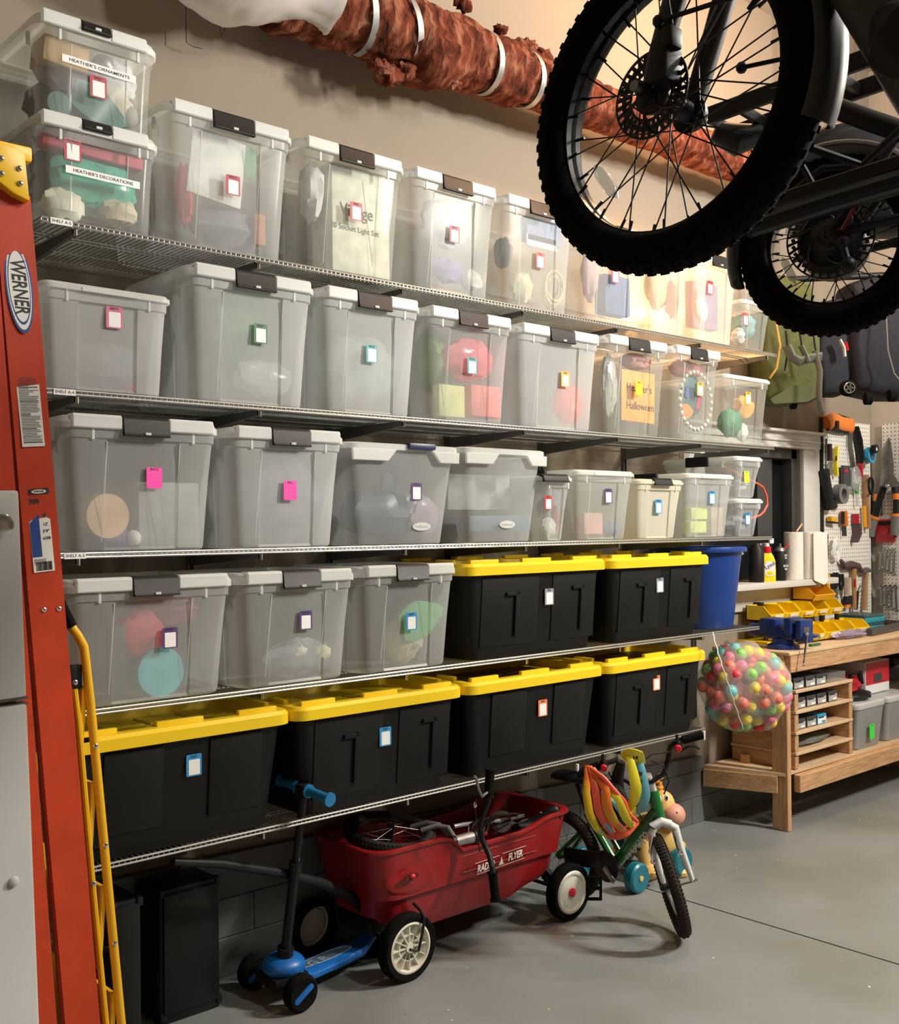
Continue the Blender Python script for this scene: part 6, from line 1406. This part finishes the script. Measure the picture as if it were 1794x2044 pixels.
tools.append(tool('putty_knife', 'putty knife with a dark red handle hanging at the left of the pegboard', 'putty knife', K(1655, 900), [('handle', 'dred', T([(1654, 886), (1656, 920)], (.012, .020), 10)), ('blade', 'steel', G().prism([(K(u, v).x, K(u, v).z) for u, v in ((1652, 922), (1659, 921), (1663, 946), (1656, 949))], .003, Matrix(((1, 0, 0, 0), (0, 0, -1, -.045), (0, 1, 0, 0), (0, 0, 0, 1)))))]))
tools.append(tool('long_screwdriver', 'thin long steel rod hanging left of the putty knife', 'rod', K(1649, 900), [('rod', 'ttape', T([(1649, 876), (1648, 930)], .006, 6)), ('hanger_wire', 'steel', T([(1642, 876), (1647, 880), (1653, 872)], .002, 5))]))
tools.append(tool('yellow_knife', 'yellow utility knife on the pegboard', 'knife', K(1669, 920), [('body', 'tyel', T([(1670, 892), (1667, 925), (1669, 950)], (.010, .018), 8)), ('slider', 'black', G().box(K(1669, 915, -.058), (.008, .006, .03)))]))
tools.append(tool('flashlight', 'black flashlight hanging askew at the left of the pegboard', 'flashlight', K(1650, 975), [('barrel', 'black', T([(1643, 938), (1648, 970), (1653, 1000)], .034, 16)), ('head', 'black', T([(1653, 998), (1656, 1014)], [.040, .046], 16))]))
p = K(1685, 986, -.10); tools.append(tool('tape_roll', 'grey duct tape roll hanging by the flashlight', 'tape', p, [('roll', 'ttape', MB(face(p)).lathe([(.034, -.05), (.062, -.05), (.062, 0), (.034, 0)], 32, None, (0, 0)).lathe([(.034, -.05), (.034, 0)], 32, None, (0, 0)))]))
tools.append(tool('clear_goggles', 'clear plastic goggles and red packet behind the duct tape', 'goggles', K(1700, 955), [('packet', 'bxd', G().box(K(1688, 950), (.09, .02, .13))), ('lens', 'refl', lump(K(1708, 955, -.06), (.12, .04, .16), 3, .2)), ('print', 'tred', G().box(K(1688, 940, -.058), (.04, .004, .02)))]))
tools.append(tool('green_screwdriver', 'clear green handled screwdriver right of the duct tape', 'screwdriver', K(1710, 985), [('handle', 'tgreen', T([(1709, 965), (1710, 985)], .014, 10)), ('shaft', 'refl', T([(1710, 985), (1711, 1010)], .010, 8))]))
p = K(1741, 908, -.10); tools.append(tool('tape_roll', 'blue tape roll hanging at the right edge of the pegboard', 'tape', p, [('roll', 'bxb', MB(face(p)).lathe([(.020, -.03), (.052, -.03), (.052, 0), (.020, 0)], 30, None, (0, 0)).lathe([(.020, -.03), (.020, 0)], 30, None, (0, 0))), ('side', 'dred', MB(face(p)).lathe([(.022, .001), (.034, .002)], 30, None, (0, 0)))]))
p = K(1729, 908, -.06); tools.append(tool('tape_roll', 'cream tape roll behind the blue one', 'tape', p, [('roll', cm((.62, .58, .46)), MB(face(p)).lathe([(.028, -.03), (.060, -.03), (.060, 0), (.028, 0)], 30, None, (0, 0)))]))
p = K(1750, 896, -.14); tools.append(tool('tape_roll', 'small black tape roll in front of the blue one', 'tape', p, [('roll', 'black', MB(face(p)).lathe([(.012, -.03), (.028, -.03), (.028, 0), (.012, 0)], 24, None, (0, 0))), ('core', 'white', MB(face(p)).lathe([(.008, -.01), (.014, -.001)], 24, None, (0, 0)))]))
tools.append(tool('wire_brush', 'wooden handled wire brush at the right of the pegboard', 'brush', K(1728, 1000), [('handle', 'woodh', T([(1728, 948), (1729, 1000), (1732, 1055)], (.010, .022), 10)), ('bristles', 'tamber', T([(1724, 1010), (1726, 1052)], (.012, .014), 6))]))
p = K(1738, 970, -.08); tools.append(tool('carabiner', 'large black carabiner over the brush handle', 'carabiner', p, [('ring', 'black', MB(face(p) @ Matrix.Diagonal((.55, 1, 1, 1))).torus(.052, .009, n=28, k=8))]))
tools.append(tool('block_plane', 'small amber and black plane hanging low at the left', 'plane', K(1662, 1040), [('body', 'tamber', G().box(K(1661, 1037), (.075, .03, .030), rotm(0, .1))), ('sole', 'black', G().box(K(1662, 1043), (.09, .034, .010), rotm(0, .1)))]))
tools.append(tool('folding_saw', 'orange and black folding saw', 'saw', K(1685, 1045), [('handle', 'torange', T([(1684, 1020), (1686, 1050)], (.012, .024), 10)), ('inlay', 'black', T([(1682, 1022), (1682, 1046)], (.014, .010), 8)), ('blade', 'bxd', T([(1684, 1050), (1685, 1070)], (.004, .018), 6))]))
tools.append(tool('paint_scraper', 'dark curved scraper with a dark red handle', 'scraper', K(1708, 1055), [('handle', 'tred', T([(1707, 1026), (1707, 1045)], (.012, .026), 10)), ('blade', 'dred', T([(1707, 1044), (1709, 1065), (1705, 1082)], [(.008, .034), (.008, .040), (.008, .030)], 8))]))
p = K(1669, 1096, -.05); g = []
tt = thing('cord_coil', 'coil of white cord hanging on the pegboard', 'cord', p)
for i, r in enumerate((.018, .027, .036, .045, .052)): MB(face(p) @ Matrix.Translation((0, 0, .004*i % .008)) @ Matrix.Diagonal((.9, 1.35, 1, 1))).torus(r, .0042, n=26, k=6).build('loop', 'white', tt)
tools.append(tool('black_bar', 'long slim black tool hanging at the left edge', 'bar', K(1647, 1100), [('bar', 'black', T([(1647, 1067), (1646, 1140)], (.012, .020), 8))]))
tools.append(tool('claw_hammer', 'dark hatchet-shaped hammer with a pale handle', 'hammer', K(1700, 1170), [('head', 'dred', T([(1678, 1118), (1684, 1130), (1698, 1127), (1712, 1130), (1720, 1142)], [.010, .022, .026, .022, .012], 10)), ('handle', 'woodh', T([(1703, 1135), (1703, 1215)], (.014, .020), 10))]))
tools.append(tool('hammer', 'claw hammer with a wooden handle at the right of the pegboard', 'hammer', K(1727, 1170), [('head', 'steel', T([(1719, 1141), (1728, 1138), (1738, 1139)], [.018, .020, .010], 10)), ('handle', 'woodh', T([(1729, 1140), (1727, 1180), (1725, 1218)], [(.012, .016), (.012, .016), (.014, .020)], 10))]))
for i, (u, lab) in enumerate(((1643, 'amber screwdriver, left of two'), (1652, 'amber screwdriver, right of two'))):
    tools.append(tool('screwdriver', lab, 'screwdriver', K(u, 1155), [('handle', 'tamber', T([(u, 1146), (u, 1178)], .014, 10)), ('shaft', 'steel', T([(u, 1178), (u, 1205)], .004, 6))], grp='amber screwdrivers'))
for i, (u, v) in enumerate(((1659, 1145), (1667, 1143), (1678, 1146))):
    tools.append(tool('pliers', ['black handled pliers, leftmost of three', 'black handled pliers, middle of three', 'black handled pliers, rightmost of three'][i], 'pliers', K(u, v+20), [('handle', 'black', T([(u-2, v), (u-3, v+20), (u, v+32)], .010, 8).tube([K(u+3, v), K(u+4, v+20), K(u+1, v+32)], .010, 8)), ('jaw', 'steel', T([(u, v+32), (u+1, v+50)], [.014, .006], 8))], grp='pliers'))
tools.append(tool('paint_brush', 'paint brush with a pale handle and black ferrule', 'brush', K(1692, 1180), [('handle', cm((.66, .52, .40)), T([(1692, 1153), (1693, 1188)], (.012, .022), 10)), ('ferrule', 'black', G().box(K(1692, 1198), (.085, .02, .05))), ('bristles', 'torange', G().box(K(1691, 1210), (.05, .015, .02)))]))
tools.append(tool('snips', 'black snips with a chrome ring low on the pegboard', 'snips', K(1712, 1190), [('handle', 'black', T([(1711, 1180), (1708, 1217)], .012, 8)), ('ring', 'chrome', T([(1712, 1180), (1716, 1168), (1720, 1172), (1716, 1182)], .005, 6))]))
tools.append(tool('marker', 'red pencil shape hanging beside the pale hammer handle', 'pencil', K(1706, 1160, -.07), [('body', 'tred', T([(1706, 1156), (1706, 1172)], .007, 8, lambda u, v: PY(u, v, -.07)))]))
# end wall: shears, meter, wrenches
tools.append(tool('garden_shears', 'large garden shears with black and orange handles', 'shears', K2(1775, 960), [('blade', 'steel', T([(1774, 874), (1769, 900), (1772, 930), (1770, 960), (1764, 972)], [(.004, .006), (.004, .038), (.004, .040), (.004, .045), (.006, .03)], 8, K2, flat=(1, 0, 0))), ('blade', 'steel', T([(1771, 945), (1780, 958), (1788, 972)], (.005, .030), 8, K2, flat=(1, 0, 0))),
    ('handle', 'black', T([(1764, 972), (1755, 998), (1746, 1030)], .022, 10, K2)), ('grip', 'ttape', T([(1746, 1030), (1740, 1050), (1736, 1070)], .030, 12, K2)), ('handle', 'black', T([(1786, 972), (1790, 1000), (1789, 1028)], .024, 10, K2)), ('grip', 'ttape', T([(1789, 1030), (1787, 1050), (1787, 1068)], .032, 12, K2)),
    ('collar', 'torange', T([(1749, 986), (1748, 1000)], .018, 8, K2).tube([K2(1747, 1030), K2(1745, 1035)], .032, 12).tube([K2(1789, 1025), K2(1789, 1031)], .034, 12).tube([K2(1790, 985), K2(1790, 997)], .028, 10)), ('pivot', 'chrome', G().sph(K2(1771, 970, 6.82), .014, 12))]))
p = K2(1767, 1060, 6.868); tools.append(tool('boxed_multimeter', 'dark red meter in a clear hanging pack', 'meter', p, [('pack', 'white', G().box(p+Vector((.004, 0, .07)), (.008, .15, .06))), ('meter', 'tred', G().box(p, (.02, .12, .15))), ('dial', 'redcap', G().cyl(p+Vector((-.012, 0, 0)), p+Vector((-.016, 0, 0)), .028, 18)), ('screen', 'black', G().box(p+Vector((-.011, .0, .05)), (.003, .08, .025)))]))
def wrench(u0, v0, u1, v1, lab, grp):
    a, b = K2(u0, v0, 6.855), K2(u1, v1, 6.855); t = thing('wrench', lab, 'wrench', a, grp)
    X9 = Matrix.Rotation(PI/2, 4, 'Y')
    G().tube([a, b], (.004, .009), 6).build('shaft', 'steel', t); MB(Matrix.Translation(a) @ X9).torus(.013, .0055, n=16, k=6, a0=.5, a1=5.6).build('open_jaw', 'steel', t); MB(Matrix.Translation(b) @ X9).torus(.012, .005, n=16, k=6).build('ring_end', 'steel', t)
W4 = ['leftmost', 'second', 'third', 'rightmost']
for i, u in enumerate((1757, 1766, 1774, 1783)): wrench(u+1, 1102-i*.5, u, 1134+i*3.5, f'spanner in the upper row, {W4[i]} of four', 'wrenches in the upper row')
for i, u in enumerate((1759, 1768, 1777, 1787)): wrench(u, 1172, u+2, 1205+i*4, f'spanner in the lower row, {W4[i]} of four', 'wrenches in the lower row')
o = G().tube([K2(1755, 1170, 6.86), K2(1796, 1170, 6.86)], .004, 6).build('wrench_rail', 'steel'); tag(o, 'thin steel rail the lower spanners hang from', 'rail')
random.seed(3)
# ------------------------------------------------------------------ bags hanging high at the right
M['olive'] = mat('olive_canvas', (.075, .088, .022), .85, var=.2, scale=25, bump=.3); M['olive2'] = mat('olive_dark', (.07, .085, .03), .85); M['navyc'] = mat('dark_navy_cloth', (.006, .007, .016), .8, var=.2, scale=40, bump=.2); M['strap'] = mat('grey_webbing', (.12, .13, .11), .8)
def B_(u, v, d): return PD(u, v, d)
def bagbody(t, pts, dep, mt, name='body', bulge=.06, d=5.9):
    """soft box from a front outline in photo pixels at a given depth"""
    n = len(pts); rg = []; c = sum((B_(u, v, d) for u, v in pts), Vector())/n
    for off, s in ((-.5, .80), (-.42, .95), (-.2, 1.0), (.2, 1.0), (.42, .95), (.5, .80)):
        rg.append([c+(B_(u, v, d)-c)*s+Vector((.67, .74, 0))*(off*dep+dep*.5)+Vector((0, 0, 0)) for u, v in pts])
    G().loft(rg).build(name, mt, t, bevel=.012, sharp=50)
t = thing('duffel_bag', 'olive green rolling duffel hanging beside the top shelf end', 'bag', B_(1585, 800, 5.9))
bagbody(t, [(1528, 800), (1518, 700), (1522, 560), (1560, 540), (1625, 560), (1642, 660), (1644, 770), (1625, 792), (1580, 806)], .30, 'olive')
G().loft([[B_(u, v, 5.84-.0*k) + Vector((0, 0, .0)) for u, v in ((1537, 796), (1584, 768), (1640, 772), (1641, 786), (1612, 802), (1545, 806))], [B_(u, v, 5.90) for u, v in ((1537, 800), (1584, 772), (1640, 776), (1641, 790), (1612, 806), (1545, 810))]] if (k := 0) == 0 else []).build('base_panel', 'olive2', t)
G().tube([B_(1548, 640, 5.80), B_(1557, 690, 5.78), B_(1550, 735, 5.78), B_(1536, 755, 5.8)], .006, 6).build('piping', cm((.45, .28, .08)), t)
for P in ([(1570, 690), (1580, 712), (1596, 722), (1612, 716), (1640, 712)], [(1598, 690), (1606, 706), (1612, 722)]): G().tube([B_(u, v, 5.76) for u, v in P], (.012, .028), 8).build('carry_strap', 'strap', t)
G().tube([B_(1626, 700, 5.75), B_(1636, 740, 5.75), B_(1634, 790, 5.75), B_(1640, 822, 5.75)], (.006, .018), 8).build('hanging_strap', 'strap', t)
for P in ([(1568, 660), (1572, 700), (1566, 740)], [(1620, 640), (1626, 690), (1634, 730)], [(1592, 640), (1600, 690)]): G().tube([B_(u, v, 5.80) for u, v in P], .005, 6).build('zip_line', 'black', t)
G().tube([B_(1578, 806, 5.9), B_(1588, 806, 5.9)], .030, 14).build('wheel', 'rubber', t)
t = thing('backpack', 'black rolling backpack between the olive duffel and the navy suitcase', 'bag', B_(1665, 790, 6.0))
bagbody(t, [(1642, 788), (1632, 690), (1636, 600), (1690, 590), (1704, 680), (1702, 760), (1684, 788)], .20, 'navyc', d=6.0)
G().tube([B_(1676, 678, 5.95), B_(1684, 694, 5.95), B_(1686, 712, 5.95)], (.006, .018), 6).build('logo_patch', 'white', t); G().tube([B_(1686, 684, 5.94), B_(1690, 700, 5.94)], (.006, .014), 6).build('red_patch', 'redcap', t)
c = B_(1692, 775, 5.85); wf = frame(c, R2, UP); w_ = MB(wf).lathe([(.010, -.02), (.036, -.022), (.044, -.012), (.044, .012), (.036, .022)], 24).build('wheel', 'rubber', t)
g = MB(wf).lathe([(.026, .020), (.030, .024), (.026, .027)], 24, None, (0, 0))
for i in range(5): g.bar((0, 0, .022), (.028*math.cos(2*PI*i/5), .028*math.sin(2*PI*i/5), .022), .010, .006, (0, 0, 1))
g.build('wheel_rim', 'chrome', w_)
t = thing('suitcase', 'dark navy upright suitcase cut off by the right edge', 'suitcase', B_(1760, 795, 6.0))
bagbody(t, [(1708, 778), (1698, 690), (1702, 560), (1760, 540), (1860, 550), (1870, 700), (1862, 792), (1770, 792)], .34, 'navyc', d=5.95)
G().tube([B_(1768, 620, 5.88), B_(1772, 700, 5.86), B_(1784, 745, 5.86), B_(1800, 765, 5.86)], .004, 6).build('piping', 'ttape', t)
for u, v in ((1732, 796), (1780, 790)): G().tube([B_(u-6, v, 5.95), B_(u+6, v, 5.95)], .034, 14).build('wheel', 'rubber', t)
t = thing('high_rack', 'dark ceiling hung rail the bags hang from', 'rack', B_(1660, 560, 6.1))
a, b = B_(1530, 560, 6.0), B_(1860, 545, 6.0); G().tube([a, b], .018, 10).build('rail', 'black', t)
for q in (a.lerp(b, .55), a.lerp(b, .97)): G().box((q.x, q.y, (q.z+ZC)/2), (.02, .006, ZC-q.z)).build('rail_hanger', 'rail', t)
# pendant bulb, ceiling lamp and an added fill lamp (above the picture)
t = thing('pendant_bulb', 'warm bulb on a short cord under the ceiling near the duct', 'lamp', WARM)
G().sph(WARM, .03, 14).build('bulb', M['bulbg'], t); G().cyl((WARM[0], WARM[1], WARM[2]+.03), (WARM[0], WARM[1], WARM[2]+.08), .02, 12).tube([(WARM[0], WARM[1], WARM[2]+.08), (WARM[0], WARM[1], ZC)], .004, 6).build('cord', 'black', t)
for i, (x, y, z) in enumerate((KEY, FILL)):
    t = thing('ceiling_or_fill_lamp', ('long ceiling lamp housing toward the workbench end', 'long housing of an added fill lamp above the floor middle')[i], 'lamp', (x, y, z+.03))
    G().box((x, y, z+.05), (.30, .95, .05)).build('housing', 'white', t, bevel=.004); G().box((x, y, (z+.075+ZC)/2), (.02, .02, ZC-z-.075)).build('stem', 'steel', t)
